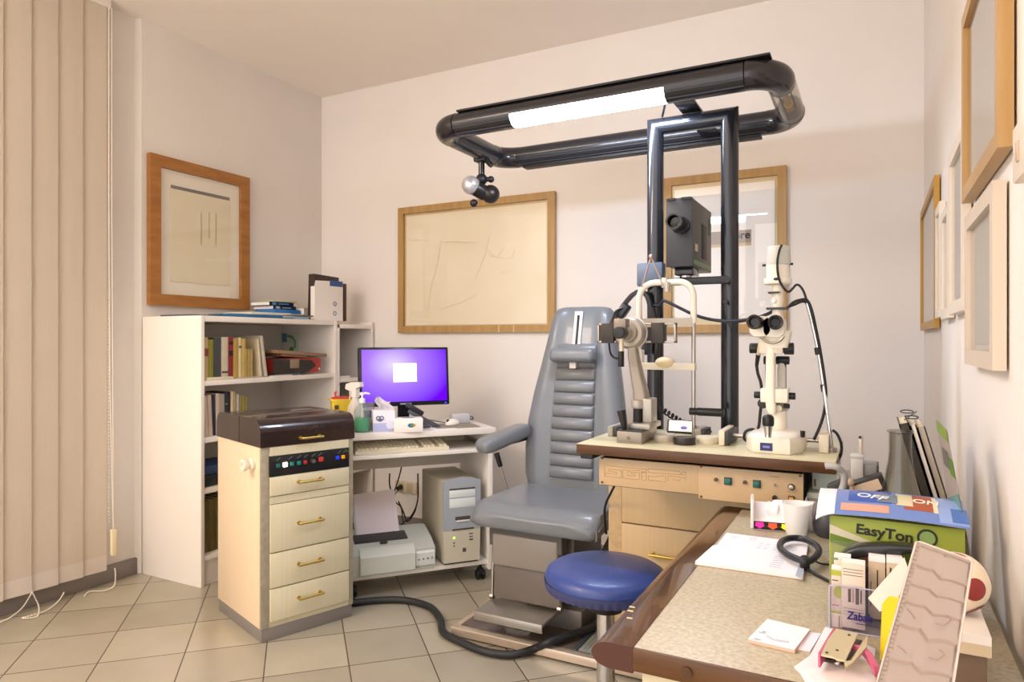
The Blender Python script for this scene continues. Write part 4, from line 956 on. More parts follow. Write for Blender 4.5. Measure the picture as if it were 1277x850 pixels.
# thin ribs along the bars
m = MB()
for y_ in (ya, yb):
    for a in (-35, -60, -120, -150):
        c, s = math.cos(math.radians(a)), math.sin(math.radians(a))
        for x0, x1 in (((xa + rc, XD0), (XD1, xb - rc)) if y_ == ya else ((xa + rc, xb - rc),)):
            m.tube([(x0, y_ + c * rt, ZR + s * rt), (x1, y_ + c * rt, ZR + s * rt)], .0022, 6)
m.split('bar_rib', mat('rib_grey', '#3E3E46', .3, .4), lamp, True)
# clear bulb section of the right side
ga, gb = ya + rc + .03, yb - rc - .05
bar((xb, ya + rc, ZR), (xb, ga, ZR), mat('grey_metal_band', '#6A6866', .3, .5), 'metal_band'); bar((xb, gb, ZR), (xb, yb - rc, ZR), mat('grey_metal_band', '#6A6866', .3, .5), 'metal_band')
m = MB(); Fy = frame((xb, ga, ZR), (1, 0, 0), (0, 1, 0)); N = 32
m.loft([[Fy @ V((rt * math.cos(2*PI*k/N), rt * math.sin(2*PI*k/N), 0)) for k in range(N)], [Fy @ V((rt * math.cos(2*PI*k/N), rt * math.sin(2*PI*k/N), gb - ga)) for k in range(N)]], cap=False)
m.build('clear_cover', glass_pane('clear_cover', 1.45, .05, '#D8D4CC'), lamp, True)
MB().cyl((xb, gb, ZR), (xb, gb - .05, ZR), .016).cyl((xb, gb - .05, ZR), (xb, ga + .03, ZR), .010).build('bulb', mat('bulb_amber', '#C8A86A', .2), lamp, True)
m = MB()
for dx in (-.02, .02): m.tube([(xb + dx, ga, ZR), (xb + dx, gb, ZR)], .003, 6)
m.split('bulb_rod', BLACK_P, lamp, True)
MB().box(-.618, -.548, ya + .02, yb - .02, 2.0455, 2.056, .002).build('mounting_plate', postm, lamp, True)
MB().tube([W(832, 121, y=2.34), W(829, 132, y=2.42), W(826, 145, y=2.49)], .004, 8).build('lamp_cord', CABLE, lamp, True)
# swivelling spotlight below the left side bar
b0 = V((xa, 2.68, ZR - .04))
MB().box(xa - .03, xa + .03, 2.655, 2.705, ZR - .055, ZR - .030, .006).build('spot_clamp', BLACK_P, lamp, True)
MB().cyl(b0, b0 - V((0, 0, .078)), .014).build('spot_stem', BLACK_G, lamp, True)
jt = b0 - V((0, 0, .092))
MB().ball(jt, .026).cyl(jt - RT * .004, jt + RT * .042, .011, bev=.003).ball(jt + RT * .042, .015).build('spot_joint', BLACK_P, lamp, True)
hx = (-RT * .8 - FW * .35 + V((0, 0, .42))).normalized(); hc = jt + V((0, 0, -.052)) - RT * .005
MB().cyl(hc - hx * .03, hc + hx * .045, .034, .036, bev=.006).ball(hc - hx * .03 + RT*.02, .042, (1, 1, 1)).ball(hc - V((0, 0, .055)) - RT * .03, .018).build('spot_head', mat('spot_black', '#1E1A1A', .35), lamp, True)
MB().ball(hc + hx * .05, .042, (1, 1, 1)).build('spot_bulb', mat('silver_bulb', '#CFCFD2', .2, .6), lamp, True)
m = MB(); m.tube(smooth([(xa + .03, 2.66, ZR - .045), (xa + .03, 2.69, ZR - .062), (xa + .02, 2.73, ZR - .062), (xa, 2.76, ZR - .045)], 6), .009, 8); m.build('bar_grip', BLACK_P, lamp, True)

# ================================================================ CHART PROJECTOR
t = thing('chart_projector', 'dark box chart projector with round lens on the arm between posts', 'projector', (-.597, 2.5, 1.446))
pj = mat('projector_dark', '#34363C', .4, .1); pjs = mat('projector_grey', '#555553', .45)
MB().box(-.643, -.551, 2.378, 2.386, 1.478, 1.715, .001).build('front_plate', pj, t, True)
MB().box(-.641, -.552, 2.386, 2.69, 1.480, 1.713, .002).build('case', pjs, t, True)
m = MB(); m.box(-.64, -.61, 2.374, 2.4, 1.708, 1.716).box(-.59, -.556, 2.374, 2.4, 1.708, 1.716); m.split('top_tab', BLACK_P, t, True)
MB().lathe([(.03, 0), (.03, .03), (.024, .034), (.024, .09), (.027, .095), (.027, .112), (.021, .112), (.018, .08), (.001, .075)], (-.588, 2.378, 1.617), 32, (0, -1, 0)).build('lens', BLACK_G, t, True)
MB().box(-.5525, -.5505, 2.52, 2.605, 1.518, 1.645, .001).build('side_slot', mat('slot_black', '#1C1A18', .5), t, True)
grn = mat('pale_green_plate', '#6E8E6C', .5)
MB().box(-.5525, -.551, 2.40, 2.68, 1.487, 1.503).build('green_strip', grn, t, True)
m = MB()
for k in range(7): m.box(-.5525, -.5505, 2.64, 2.675, 1.62 + .009 * k, 1.625 + .009 * k)
m.build('vent', mat('vent_green', '#3E5E38', .5), t, True)
MB().box(-.5525, -.551, 2.42, 2.46, 1.535, 1.56).build('rating_label', mat('label_cream', '#CFC4A8', .6), t, True)
MB().box(-.625, -.56, 2.42, 2.52, 1.452, 1.48, .004).build('mount', BLACK_G, t, True)
MB().cyl((-.595, 2.466, 1.4465), (-.595, 2.466, 1.454), .022).build('mount_knob', CHROME, t, True)

# ================================================================ KERATOMETER (left instrument on the table)
t = ker = thing('keratometer', 'grey keratometer with round head and white chin-rest frame, left on the table', 'eye instrument', (-.68, 2.2, .90))
kg = mat('hammered_grey', '#938A80', .38, .35, bump=.05, bscale=300); kg2 = mat('light_instrument_grey', '#A9A59E', .38, .3)
MB().box(-.717, -.636, 2.07, 2.24, .903, .937, .003).box(-.717, -.636, 2.07, 2.24, .9005, .9035).build('base', kg, t, True)
MB().box(-.715, -.638, 2.072, 2.238, .937, .941).build('base_lid', DARK_P, t, True)
w = W(784, 546, y=2.07); MB().cyl(w, w + V((0, -.002, 0)), .006).build('base_badge', mat('badge_grey', '#6A645C', .4), t, True)
MB().box(-.694, -.622, 2.11, 2.24, .941, .958, .003).build('slide', kg2, t, True)
j0 = V((-.697, 2.09, .941)); MB().cyl(j0, j0 + V((-.012, 0, .06)), .008, .014, bev=.002).build('joystick', BLACK_P, t, True)
MB().box(-.658, -.628, 2.15, 2.215, .958, 1.035, .004).build('column_block', kg2, t, True)
MB().cyl((-.676, 2.16, .958), (-.676, 2.16, 1.005), .0155).build('height_knob', BLACK_P, t, True)
MB().cyl((-.676, 2.16, 1.002), (-.676, 2.16, 1.03), .021, bev=.004).build('collar', kg2, t, True)
MB().loft([[(*p, z) for p in rrect(h, h * 1.1, h * .5, 4, x, 2.18)] for z, x, h in ((1.02, -.668, .024), (1.06, -.673, .022), (1.12, -.687, .019), (1.17, -.696, .017), (1.20, -.699, .015), (1.24, -.70, .015))]).build('column', kg, t, True)
kx, ky, kz = -.706, 2.19, 1.246
MB().lathe([(.001, -.02), (.044, -.02), (.051, -.012), (.053, .0), (.053, .02), (.047, .028), (.044, .034), (.032, .036), (.030, .05), (.022, .055), (.021, .085), (.001, .085)], (kx, ky, kz), 40, (0, -1, 0)).build('head', mat('head_grey', '#A8A095', .35, .35), t, True)
MB().lathe([(.046, .0), (.0545, .002), (.0545, .012), (.046, .014)], (kx, ky - .002, kz), 40, (0, -1, 0)).build('scale_ring', mat('scale_white', '#E9E6E0', .4), t, True)
MB().cyl((kx, ky - .08, kz), (kx, ky - .135, kz), .0165, .0195, bev=.003).build('eyepiece', BLACK_P, t, True)
MB().box(kx - .028, kx + .012, ky - .10, ky - .06, kz + .01, kz + .045, .002).build('prism_box', mat('prism_grey', '#8A7E72', .35, .3), t, True)
m = MB()
for x0, x1 in ((-.822, -.752), (-.665, -.558)):
    for z_ in (1.214, 1.272): m.box(x0, x1, ky - .012, ky + .012, z_, z_ + .006, .001)
    for x_ in (x0, x1 - .006): m.box(x_, x_ + .006, ky - .012, ky + .012, 1.214, 1.278, .001)
m.split('arm_frame', mat('arm_steel', '#A39A92', .3, .7), t, True)
m = MB(); m.box(-.805, -.762, ky - .022, ky + .018, 1.213, 1.279, .002).box(-.636, -.594, ky - .022, ky + .018, 1.213, 1.279, .002); m.split('lamp_block', mat('lamp_block_brown', '#2E2824', .45), t, True)
MB().cyl((kx - .002, ky - .1, kz - .012), (kx - .002, ky - .1, kz - .06), .007).build('handle_stem', mat('stem_cream', '#CFC2AE', .3, .4), t, True)
MB().cyl((kx - .003, ky - .1, kz - .058), (kx - .003, ky - .1, kz - .108), .0095, bev=.002).build('handle_grip', BLACK_P, t, True)
MB().tube(smooth([(-.785, ky, 1.213), (-.78, ky, 1.18), (-.76, ky - .02, 1.165), (-.735, ky - .05, 1.165), (-.715, ky - .09, 1.18)], 6), .0035, 6).build('lamp_cable', CABLE, t, True)
# chin-rest frame
yc = 2.32; fl, fr = -.722, -.534
cw = mat('frame_white', '#E6E1D8', .3)
arch = [(fl, yc, 1.20)] + [(fl, yc, 1.30)] + arc((fl + .055, yc, 1.365), .055, PI, PI / 2, 6, (1, 0, 0), (0, 0, 1)) + arc((fr - .05, yc, 1.37), .05, PI / 2, 0, 6, (1, 0, 0), (0, 0, 1)) + [(fr, yc, 1.28)]
MB().tube(arch, .0105, 14).build('head_frame', cw, t, True)
def strap(u, v): return (fl + (fr - fl) * u, yc - .012 - .035 * 0 + .03 * math.sin(PI * u), 1.268 + .03 * v)
MB().grid(strap, 16, 1, .004).build('forehead_strap', cw, t, True)
MB().cyl((fr, yc, .90), (fr, yc, 1.285), .0068).build('frame_leg', STEEL, t, True); MB().cyl((fl, yc, .90), (fl, yc, 1.22), .0085).build('frame_leg', cw, t, True)
MB().box(fl - .015, fl + .015, yc - .015, yc + .015, 1.135, 1.19, .003).build('slide_block', cw, t, True)
MB().box(fl - .01, fr + .008, yc - .02, yc + .01, 1.122, 1.146, .002).build('chin_bar', mat('chin_bar_ivory', '#DED6C4', .4), t, True)
MB().ball((-.628, yc - .01, 1.147), .032, (1.05, .8, .62)).build('chin_pad', mat('chin_pad_cream', '#E0CFA8', .5), t, True)
MB().box(fr - .105, fr - .085, yc - .018, yc - .012, 1.40, 1.435, .003).cyl((-.62, yc - .012, 1.418), (-.62, yc - .012, 1.386), .010).build('frame_clip', mat('clip_steel', '#B5B0A8', .35, .5), t, True)
MB().cyl((fr - .012, yc - .004, .985), (fr + .022, yc - .004, .985), .012).cyl((fr + .012, yc - .004, .985), (fr + .1, yc - .004, .985), .0135, bev=.003).build('side_handle', BLACK_P, t, True)
k0 = W(812, 320, y=2.34)
m = MB(); m.tube([W(800, 358, y=2.3), k0], .003, 8).tube([k0, W(827, 356, y=2.3)], .003, 8); m.ball(k0, .009); m.build('fixation_rod', mat('rod_rose_steel', '#B8A298', .3, .8), t, True)

# ---- small things round the keratometer
def cyl_thing(name, label, cat, c, r, h, mt, grp=None):
    return tag(MB().lathe([(.001, 0), (r * .97, 0), (r, .002), (r, h - .003), (r * .96, h), (.001, h)], c, 36).build(name, mt), label, cat, grp)
cyl_thing('lens_tin', 'round light grey flat tin beside the keratometer base', 'tin', W(828, 549.5, z=.9), .034, .022, mat('tin_light', '#B9B2A6', .4))
cyl_thing('lens_tin', 'round black flat tin between two pale tins on the table', 'tin', W(853.5, 553.5, z=.9), .034, .022, mat('tin_black', '#2C2826', .4))
cyl_thing('lens_tin', 'round cream flat tin right of the black tin', 'tin', W(882, 552.5, z=.9), .034, .022, mat('tin_cream', '#CFC8B4', .4))
c = W(848, 541, z=.9)
t = thing('light_panel', 'small glowing cream display panel behind the round tins', 'display', c)
Mx = Matrix.Translation(c) @ Matrix.Rotation(-.3, 4, 'X')
MB().box(-.048, .048, 0, .012, .004, .05, .003, M=Mx).build('case', DARK_P, t, True)
MB().box(-.04, .04, -.0012, .0005, .01, .046, M=Mx).build('lit_face', mat('lit_cream', '#FFE9CC', .4, emit='#FFE3C4', es=1.1), t, True)
MB().ball((.012, -.0015, .022), .012, (1, .05, .55), M=None).build('violet_mark', mat('violet_mark', '#8A78C8', .5), t)
for o in t.children:
    if o.name.startswith('violet_mark'): o.data.transform(Matrix.Rotation(-.3, 4, 'X'))
def rail_block(label, px, py, wx, dy, hz, mt, mt2=None):
    c = W(px, py, z=.9); t = thing('rail_block', label, 'rail support', c)
    MB().box(-wx, 0, 0, dy, .0005, hz, .003).build('block', mt, t)
    MB().box(0, .012, .004, dy, .0005, hz * .9, .002).build('side_pad', mt2 or DARK_P, t); return t
rail_block('pale grey rail support at the left table edge', 764, 544.5, .018, .12, .035, mat('rail_grey', '#9B968E', .4))
rail_block('small grey rail support behind the cream tin', 874, 546, .022, .1, .03, mat('rail_grey', '#9B968E', .4))
rail_block('cream rail support left of the slit lamp', 903.5, 556, .018, .16, .047, mat('rail_cream', '#D9D0BC', .4))
# coiled cable
A, B = W(824, 509, y=2.44), W(889, 541, y=2.44); P = []
for k in range(16 * 14 + 1):
    f = k / (16 * 14); a = 2 * PI * k / 16; c = A.lerp(B, f) + V((0, 0, -.012 * math.sin(PI * f)))
    P.append(c + V((.004 * math.cos(a), .009 * math.cos(a), .009 * math.sin(a))))
tag(MB().tube(P, .0032, 6).build('coiled_cable', CABLE), 'coiled black cable sagging from the keratometer across the table', 'cable')
# headband ophthalmoscope hanging behind the keratometer
t = thing('head_ophthalmoscope', 'black headband ophthalmoscope hung behind the keratometer head', 'eye instrument', W(790, 420, y=2.43))
hb = [W(a, b, y=2.44) for a, b in ((763, 404), (768, 394), (775, 385), (783, 374), (791, 366), (801, 364), (808, 370), (812, 384), (813.5, 402), (812, 420), (808, 436))]
HB = smooth(hb, 5); L_ = []
for i, p in enumerate(HB):
    d = (HB[min(i+1, len(HB)-1)] - HB[max(i-1, 0)]).normalized(); n = d.cross(V((0, 1, 0))); w_ = .010 if i < 22 else .016
    L_.append([p + n * w_ * .45 + V((0, -.018, 0)), p + n * w_ * .45 + V((0, .018, 0)), p - n * w_ * .45 + V((0, .018, 0)), p - n * w_ * .45 + V((0, -.018, 0))])
MB().loft(L_).build('headband', BLACK_P, t, True)
c = W(777, 388, y=2.42)
MB().box(-.016, .016, -.02, .02, -.028, .03, .006, M=Matrix.Translation(c) @ Matrix.Rotation(.6, 4, 'Y')).build('eyepiece_pod', mat('pod_black', '#1A1C26', .3), t, True)
c = W(806, 432, y=2.42)
MB().box(-.02, .018, -.02, .02, -.03, .03, .008, M=Matrix.Translation(c)).build('battery_pod', mat('pod_blue_black', '#20242E', .35), t, True)
MB().tube(smooth([W(776, 384, y=2.40), W(768, 388, y=2.39), W(765, 396, y=2.38), W(763, 405, y=2.37)], 5), .004, 6).build('pod_cable', CABLE, t, True)
tag(MB().tube(smooth([W(813, 380, y=2.44), W(822, 381, y=2.43), W(827, 375, y=2.42), W(834, 377, y=2.41), W(850, 385, y=2.40), W(870, 394, y=2.40), W(895, 399.5, y=2.39), W(920, 400, y=2.36), W(940, 397, y=2.30), W(958, 391, y=2.26), W(966, 386, y=2.24)], 6), .0055, 8).build('lead', mat('lead_blue_black', '#252A38', .4)), 'dark cable slung from the headband across the posts to the slit lamp', 'cable')

# ================================================================ SLIT LAMP
t = thing('slit_lamp', 'cream slit lamp microscope with black eyepieces on right of the table', 'eye instrument', (-.255, 2.16, .90))
cr = mat('slit_lamp_cream', '#E9E2D4', .3, coat=.2); cr2 = mat('slit_lamp_grey', '#CBC7BE', .35)
def S(px, py, dy=0): return W(px, py, y=2.2 + dy)
base = [(-.309, 2.065), (-.208, 2.062), (-.178, 2.12), (-.178, 2.25), (-.332, 2.25), (-.332, 2.11)]
def sc_(k): return [(-.255 + (x + .255) * k, 2.16 + (y - 2.16) * k) for x, y in base]
MB().loft([[(*p, z) for p in sc_(k)] for k, z in ((.97, .9008), (1, .906), (1, .932), (.98, .942), (.9, .95), (.6, .956))]).build('base', cr, t, True)
c0, c1 = V((-.309, 2.065, .92)), V((-.208, 2.062, .92)); dx = (c1 - c0).normalized(); Fb = frame(c0 + dx * .022, dx, (0, -1, 0))
m = MB(); m.X = Fb; m.box(0, .033, -.011, .011, .0005, .002).build('badge', mat('badge_blue', '#1C2266', .3), t, True)
m = MB(); m.X = Fb; m.box(.007, .026, -.003, .003, .002, .0023).build('badge_mark', mat('badge_text', '#7A80B8', .5), t, True)
j = W(958, 545, z=.952)
MB().lathe([(.001, 0), (.009, 0), (.009, .008), (.0125, .034), (.001, .034)], j, 24).build('joystick', CHROME, t, True)
MB().lathe([(.001, .032), (.0145, .032), (.0158, .038), (.0158, .054), (.014, .058), (.009, .062), (.001, .064)], j, 24).build('joystick_grip', BLACK_P, t, True)
cxs, cys = -.262, 2.2
MB().cyl((cxs + .008, cys + .01, .95), (cxs + .008, cys + .01, 1.012), .024, .0225, bev=.003).build('column', cr, t, True)
MB().loft([[(*p, z) for p in rrect(a, .016, .008, 4, x, 2.175)] for z, x, a in ((1.005, -.268, .010), (1.015, -.27, .014), (1.05, -.273, .0145), (1.10, -.273, .0135), (1.20, -.272, .0125))]).build('swing_arm', cr, t, True)
MB().loft([[(*p, z) for p in rrect(a, .014, .006, 4, -.247, 2.225)] for z, a in ((1.01, .018), (1.06, .018), (1.07, .012), (1.14, .012), (1.16, .006))]).build('lamp_arm', cr2, t, True)
a_, b_ = S(950, 492), S(984, 492)
MB().box(a_.x, b_.x, 2.165, 2.23, a_.z - .02, a_.z + .022, .004).build('pivot_block', cr, t, True)
def kn(px0, px1, py, rr, dy=0, nm='knob'):
    a, b = S(px0, py, dy), S(px1, py, dy); return MB().cyl((a.x, a.y, a.z), (b.x, a.y, a.z), rr, bev=.002).build(nm, BLACK_P, t, True)
kn(940.5, 950, 492, .0105); kn(983, 992, 493.5, .0105); kn(977, 985, 506, .007)
w = S(951, 503, -.03); MB().cyl(w, w + V((0, .04, 0)), .015, bev=.002).build('knob', BLACK_P, t, True)
w = S(971, 509, -.02); MB().cyl(w, w + V((0, .03, 0)), .009).build('lock_screw', mat('screw_cream', '#D8D2B8', .4), t, True)
MB().cyl(S(955.5, 486), S(955.5, 452), .0028).build('rod', BLACK_P, t, True); MB().cyl(S(978, 486, .02), S(978, 450, .02), .006).build('rod', BLACK_P, t, True)
kn(952.5, 959, 449, .0125, .02); kn(968, 984.5, 449, .0125, .02)
MB().box(S(949, 430).x, S(978, 430).x, 2.16, 2.23, S(0, 441).z - 0 if False else 1.183, 1.236, .003).build('microscope_body', mat('slit_lamp_beige', '#D9D0C2', .35), t, True)
kn(935, 945.5, 434, .0155, -.01); kn(978, 990, 434.5, .0175, -.01)
# binocular head: two angled prism housings and eyecups
for sgn, pe, pb in ((-1, (939.5, 401), (953, 409)), (1, (967, 401.5), (969, 410))):
    e0 = W(*pe, y=2.085); q = V((W(*pb, y=2.17).x, 2.18, 1.235))
    rear = V((e0.x + .012 * -sgn, 2.175, e0.z - .004))
    MB().loft([[V((rear.x + sgn * .002, 2.135, rear.z - .008)) + V((px_, 0, pz_)) for px_, pz_ in rrect(.029, .030, .02, 5)], [V((rear.x, 2.215, rear.z - .012)) + V((px_, 0, pz_)) for px_, pz_ in rrect(.028, .034, .02, 5)]]).build('prism_housing', cr, t, True)
    MB().lathe([(.001, .012), (.012, .012), (.014, .002), (.0195, 0), (.0215, .004), (.021, .02), (.018, .05), (.016, .06), (.001, .06)], e0, 28, (rear - V((0, 0, 0)) - e0)).build('eyepiece', BLACK_P, t, True)
m = MB(); m.tube(arc(S(963, 413, -.06), .034, PI * 1.13, PI * 1.87, 12, (1, 0, 0), (0, 0, 1)), .004, 8); m.build('scale_arc', STEEL, t, True)
m = MB(); m.loft([[(x_, y_, z_) for x_, y_ in rrect(h, .03, .012, 4, -.2545, 2.185)] for z_, h in ((1.20, .03), (1.23, .036), (1.25, .04))]).build('head_mount', cr, t, True)
# illumination tower
xt = S(970, 370, .04).x; yt = 2.24
def zz(py): return W(970, py, y=2.24).z
MB().cyl((xt, yt, 1.22), (xt, yt, zz(355)), .0165, .0165).build('tower', cr, t, True)
MB().box(xt - .03, xt + .03, yt - .03, yt + .012, zz(386), zz(383.5)).box(xt - .025, xt + .008, yt - .03, yt + .01, zz(366), zz(364)).build('filter_plate', DARK_P, t, True)
w = V((xt - .01, yt - .016, zz(375))); MB().cyl(w, w + V((0, -.008, 0)), .0068).build('tower_screw', STEEL, t, True)
MB().cyl((xt, yt, zz(354.5)), (xt, yt, zz(347)), .041, bev=.003).build('tower_disc', cr, t, True)
MB().cyl((xt, yt, zz(347)), (xt, yt, zz(330)), .034).build('lamp_house', cr, t, True)
MB().cyl((xt + .002, yt, zz(331)), (xt + .002, yt, zz(307)), .036, .031, bev=.004).build('lamp_cap', mat('cap_grey', '#C2C2BC', .4), t, True)
m = MB()
for s in (-1, 1): m.cyl((xt + s * .034, yt - .005, zz(330)), (xt + s * .044, yt - .005, zz(330)), .0035)
m.split('cap_stud', BLACK_P, t, True)
w = V((xt, yt - .04, zz(349))); MB().ball(w, .008, (1, .5, .6)).build('disc_notch', DARK_P, t, True)
MB().tube(smooth([W(a, b, y=yt - .045) for a, b in ((975, 305), (972, 312), (969.5, 325), (970, 340), (973, 352), (979, 361), (984, 363.5), (989, 359), (993, 355), (997, 356), (1001, 361), (1004, 368), (1006, 376))], 5), .0035, 8).build('lamp_cable', CABLE, t, True)
MB().tube(smooth([W(a, b, y=2.2) for a, b in ((945, 443), (943.5, 452), (945, 465), (949, 478), (950, 495), (948, 515), (946, 532), (940, 545), (933, 550), (928, 546), (930, 538), (938, 535), (944, 538))], 5), .0045, 8).build('signal_cable', CABLE, t, True)
w0, w1 = S(946, 432, -.03), S(944, 455, -.0); MB().cyl(S(948, 428, -.03), S(946, 442, -.02), .006).build('cable_socket', mat('socket_tan', '#C8B090', .4), t, True); MB().cyl(S(945.5, 442, -.02), S(943.5, 456, -.01), .0068, .005).build('cable_plug', BLACK_P, t, True)
MB().cyl((-.405, 2.235, .924), (-.13, 2.235, .924), .0068).build('guide_rail', STEEL, t, True)
MB().cyl(W(1001, 545, y=2.12), W(1001, 537, y=2.12), .0055, .007).build('lock_knob', BLACK_P, t, True)
w = W(1027, 565, z=.9)
t2 = thing('rail_block', 'cream rail support right of the slit lamp', 'rail support', (w.x, w.y, .9))
MB().box(w.x - .013, w.x + .013, w.y, w.y + .12, .9005, .952, .003).build('block', mat('rail_cream', '#D9D0BC', .4), t2, True)
# chrome cable stand
t = thing('cable_stand', 'bent chrome rod with cables at the right end of the table', 'stand', W(1037, 566, z=.9))
rp = [W(a, b, y=y) for a, b, y in ((1037.5, 566, 2.19), (1036, 545, 2.19), (1029, 495, 2.19), (1021, 440, 2.2), (1012, 398, 2.2), (1005, 372, 2.2))]
MB().tube(smooth(rp, 5), .0058, 12).build('rod', CHROME, t, True)
MB().lathe([(.001, 0), (.014, 0), (.014, .012), (.007, .014), (.001, .014)], V((rp[0].x, rp[0].y, .9005))).build('rod_foot', STEEL, t, True)
m = MB()
for a, b in ((1019.5, 436), (1027, 482)): m.cyl(W(a - .5, b - 3, y=2.195), W(a + 1, b + 6, y=2.195), .0085)
m.split('cable_tie', BLACK_P, t, True)
m = MB(); m.tube(smooth([W(a, b, y=2.19) for a, b in ((983, 383), (989, 377), (997, 374), (1006, 374), (1012, 386), (1017.5, 410), (1022.5, 435), (1028, 470), (1030, 492), (1028, 512), (1023, 530), (1015, 548))], 5), .0042, 8); m.tube(smooth([W(a, b, y=2.19) for a, b in ((981, 383), (990, 380), (1000, 376), (1006, 377))], 4), .0036, 8); m.tube(smooth([W(a, b, y=2.18) for a, b in ((1038, 536), (1044, 541), (1049, 553), (1049, 565), (1045, 574))], 5), .004, 8)
m.build('cable', CABLE, t, True)
# ================================================================ SIDE DESK ALONG THE RIGHT WALL
DZT = .74
t = thing('side_desk', 'speckled grey desk with glossy wooden edge along the right wall', 'desk', (-.08, 1.5, 0))
spk = mat('speckled_laminate', '#BDB39C', .42, noise=.3, nscale=130, col2='#A1977E')
nose = wood('glossy_walnut_nosing', '#66452A', '#382114', (40, 3, 40), .16, .35)
endw = wood('end_grain_strip', '#65431F', '#4E3016', (4, 40, 60), .35)
MB().box(-.334, XR - .0125, 1.045, 2.035, DZT - .035, DZT, .001).build('desk_top', spk, t, True)
# rounded front nosing, pulled along the desk
pr = [(-.334, DZT - .04), (-.334, DZT + .001)] + [(-.372 - .031 * math.sin(a), DZT - .0195 + .0205 * math.cos(a)) for a in [PI * k / 10 for k in range(11)]]
MB().loft([[(x, y, z) for x, z in pr] for y in (1.043, 2.06)]).build('nosing', nose, t, True)
MB().loft([[(x, y, z) for x, z in pr] for y in (1.0405, 1.043)]).build('nosing_end', mat('nosing_end_red_brown', '#4A2A20', .3), t, True)
MB().box(-.334, XR - .0125, 2.035, 2.06, DZT - .04, DZT + .001, .001).build('far_edge', endw, t, True)
MB().box(-.334, XR - .0125, 1.040, 1.045, DZT - .036, DZT + .0, .001).build('end_strip', endw, t, True)
MB().cyl((-.25, 1.0405, DZT - .018), (-.25, 1.036, DZT - .018), .008).build('edge_plug', mat('plug_brown', '#4A2E18', .5), t, True)
MB().box(-.325, XR - .02, 1.06, 1.08, 0, DZT - .036, .001).build('end_panel', mat('desk_end_cream', '#D8C9A6', .45), t, True)
MB().box(-.325, XR - .02, 2.0, 2.02, 0, DZT - .036, .001).build('end_panel', mat('desk_end_cream', '#D8C9A6', .45), t, True)
m = MB()
for px_, py_ in ((785, 757), (783, 762), (782, 771)):
    w = W(px_ + 4, py_, z=DZT + .0005); m.box(w.x - .006, w.x + .004, w.y - .002, w.y + .002, w.z, w.z + .0012)
m.split('chip_mark', mat('chip_cream', '#E0CFA8', .4), t, True)
Z = DZT + .0006
def poly_slab(name, label, cat, pts, h, m, z=Z, side=None):
    """flat thing given by its outline on the desk"""
    P = [W(a, b, z=z) for a, b in pts]
    mb = MB(); mb.loft([[V((p.x, p.y, z)) for p in P], [V((p.x, p.y, z + h)) for p in P]])
    return tag(mb.build(name, m), label, cat)
# pad of forms
t = thing('paper_pad', 'white pad of printed forms lying on the speckled desk', 'paper pad', W(945, 695, z=Z))
P = [W(a, b, z=Z) for a, b in ((867, 704), (889, 684), (894, 683.5), (906, 668), (1008, 681), (1001, 723))]
MB().loft([[V((p.x, p.y, Z + a)) for p in P] for a in (0, .008)]).build('pages', mat('pad_paper', '#ECEBF2', .7), t, True)
c = sum(P, V()) / len(P)
MB().loft([[V((p.x, p.y, Z - .0004 + a)) + (p - c) * .012 for p in P] for a in (0, .0015)]).build('cardboard_back', mat('pad_cardboard', '#B89A88', .7), t, True)
pu = (P[4] - P[3]).normalized(); pv = (P[3] - P[0]).normalized()
m = MB(); o = P[0] + V((0, 0, .0082))
pw = (P[4] - P[3]).length; ph = (P[3] - P[0]).length
def ink(u, v, l, th=.0009):
    a = o + pu * u * pw + pv * v * ph; b = a + pu * l * pw; n = V((0, 0, 1)).cross(pu) * th
    m.loft([[a - n, b - n, b + n, a + n], [p + V((0, 0, .0002)) for p in (a - n, b - n, b + n, a + n)]])
rn = random.Random(5)
for v in (.9, .84): ink(.12, v, .06)
for v in (.92, .86): ink(.33, v, .08)
for v in (.78, .71, .64):
    for u in (.48, .56, .66): ink(u, v, .05)
for v in (.8, .75, .7): ink(.82, v, .1, .0012)
for k in range(6): ink(.72 + rn.random() * .05, .45 - .06 * k, .12)
m.build('printed_lines', mat('pale_ink', '#A9AAC8', .8), t, True)
m = MB(); q = [W(a, b, z=Z + .0085) for a, b in ((992, 717), (1001, 722.5), (1003.5, 703), (998, 700))]
m.loft([q, [p + V((0, 0, .0006)) for p in q]]).build('curled_corner', mat('corner_grey', '#A8B0C4', .6), t, True)
# looped black strap with cable
t = thing('loop_handle', 'black padded loop with thin cable lying on the white pad', 'strap', W(995, 690, z=Z))
lp = [W(a, b, z=Z + .022) for a, b in ((973, 683), (975, 675), (985, 671), (998, 671), (1010, 675), (1019, 681), (1021, 688), (1015, 696), (1005, 700), (995, 697), (982, 691))]
LP_ = smooth(lp, 5, True); MB().tube(LP_, .0072, 12, True).build('padded_loop', mat('loop_black', '#26262A', .35, bump=.2, bscale=300), t, True)
MB().cyl(W(1003, 696, z=Z + .02), W(1004, 707, z=Z + .012), .0095, bev=.003).build('clasp', BLACK_P, t, True)
MB().tube(smooth([W(1003, 703, z=Z + .012), W(1008, 710, z=Z + .008), W(1020, 717, z=Z + .005), W(1034, 724, z=Z + .004), W(1045, 727, z=Z + .004)], 5), .0035, 8).tube(smooth([W(1012, 696, z=Z + .012), W(1022, 702, z=Z + .006), W(1038, 704, z=Z + .004)], 5), .0022, 6).build('cable', CABLE, t, True)
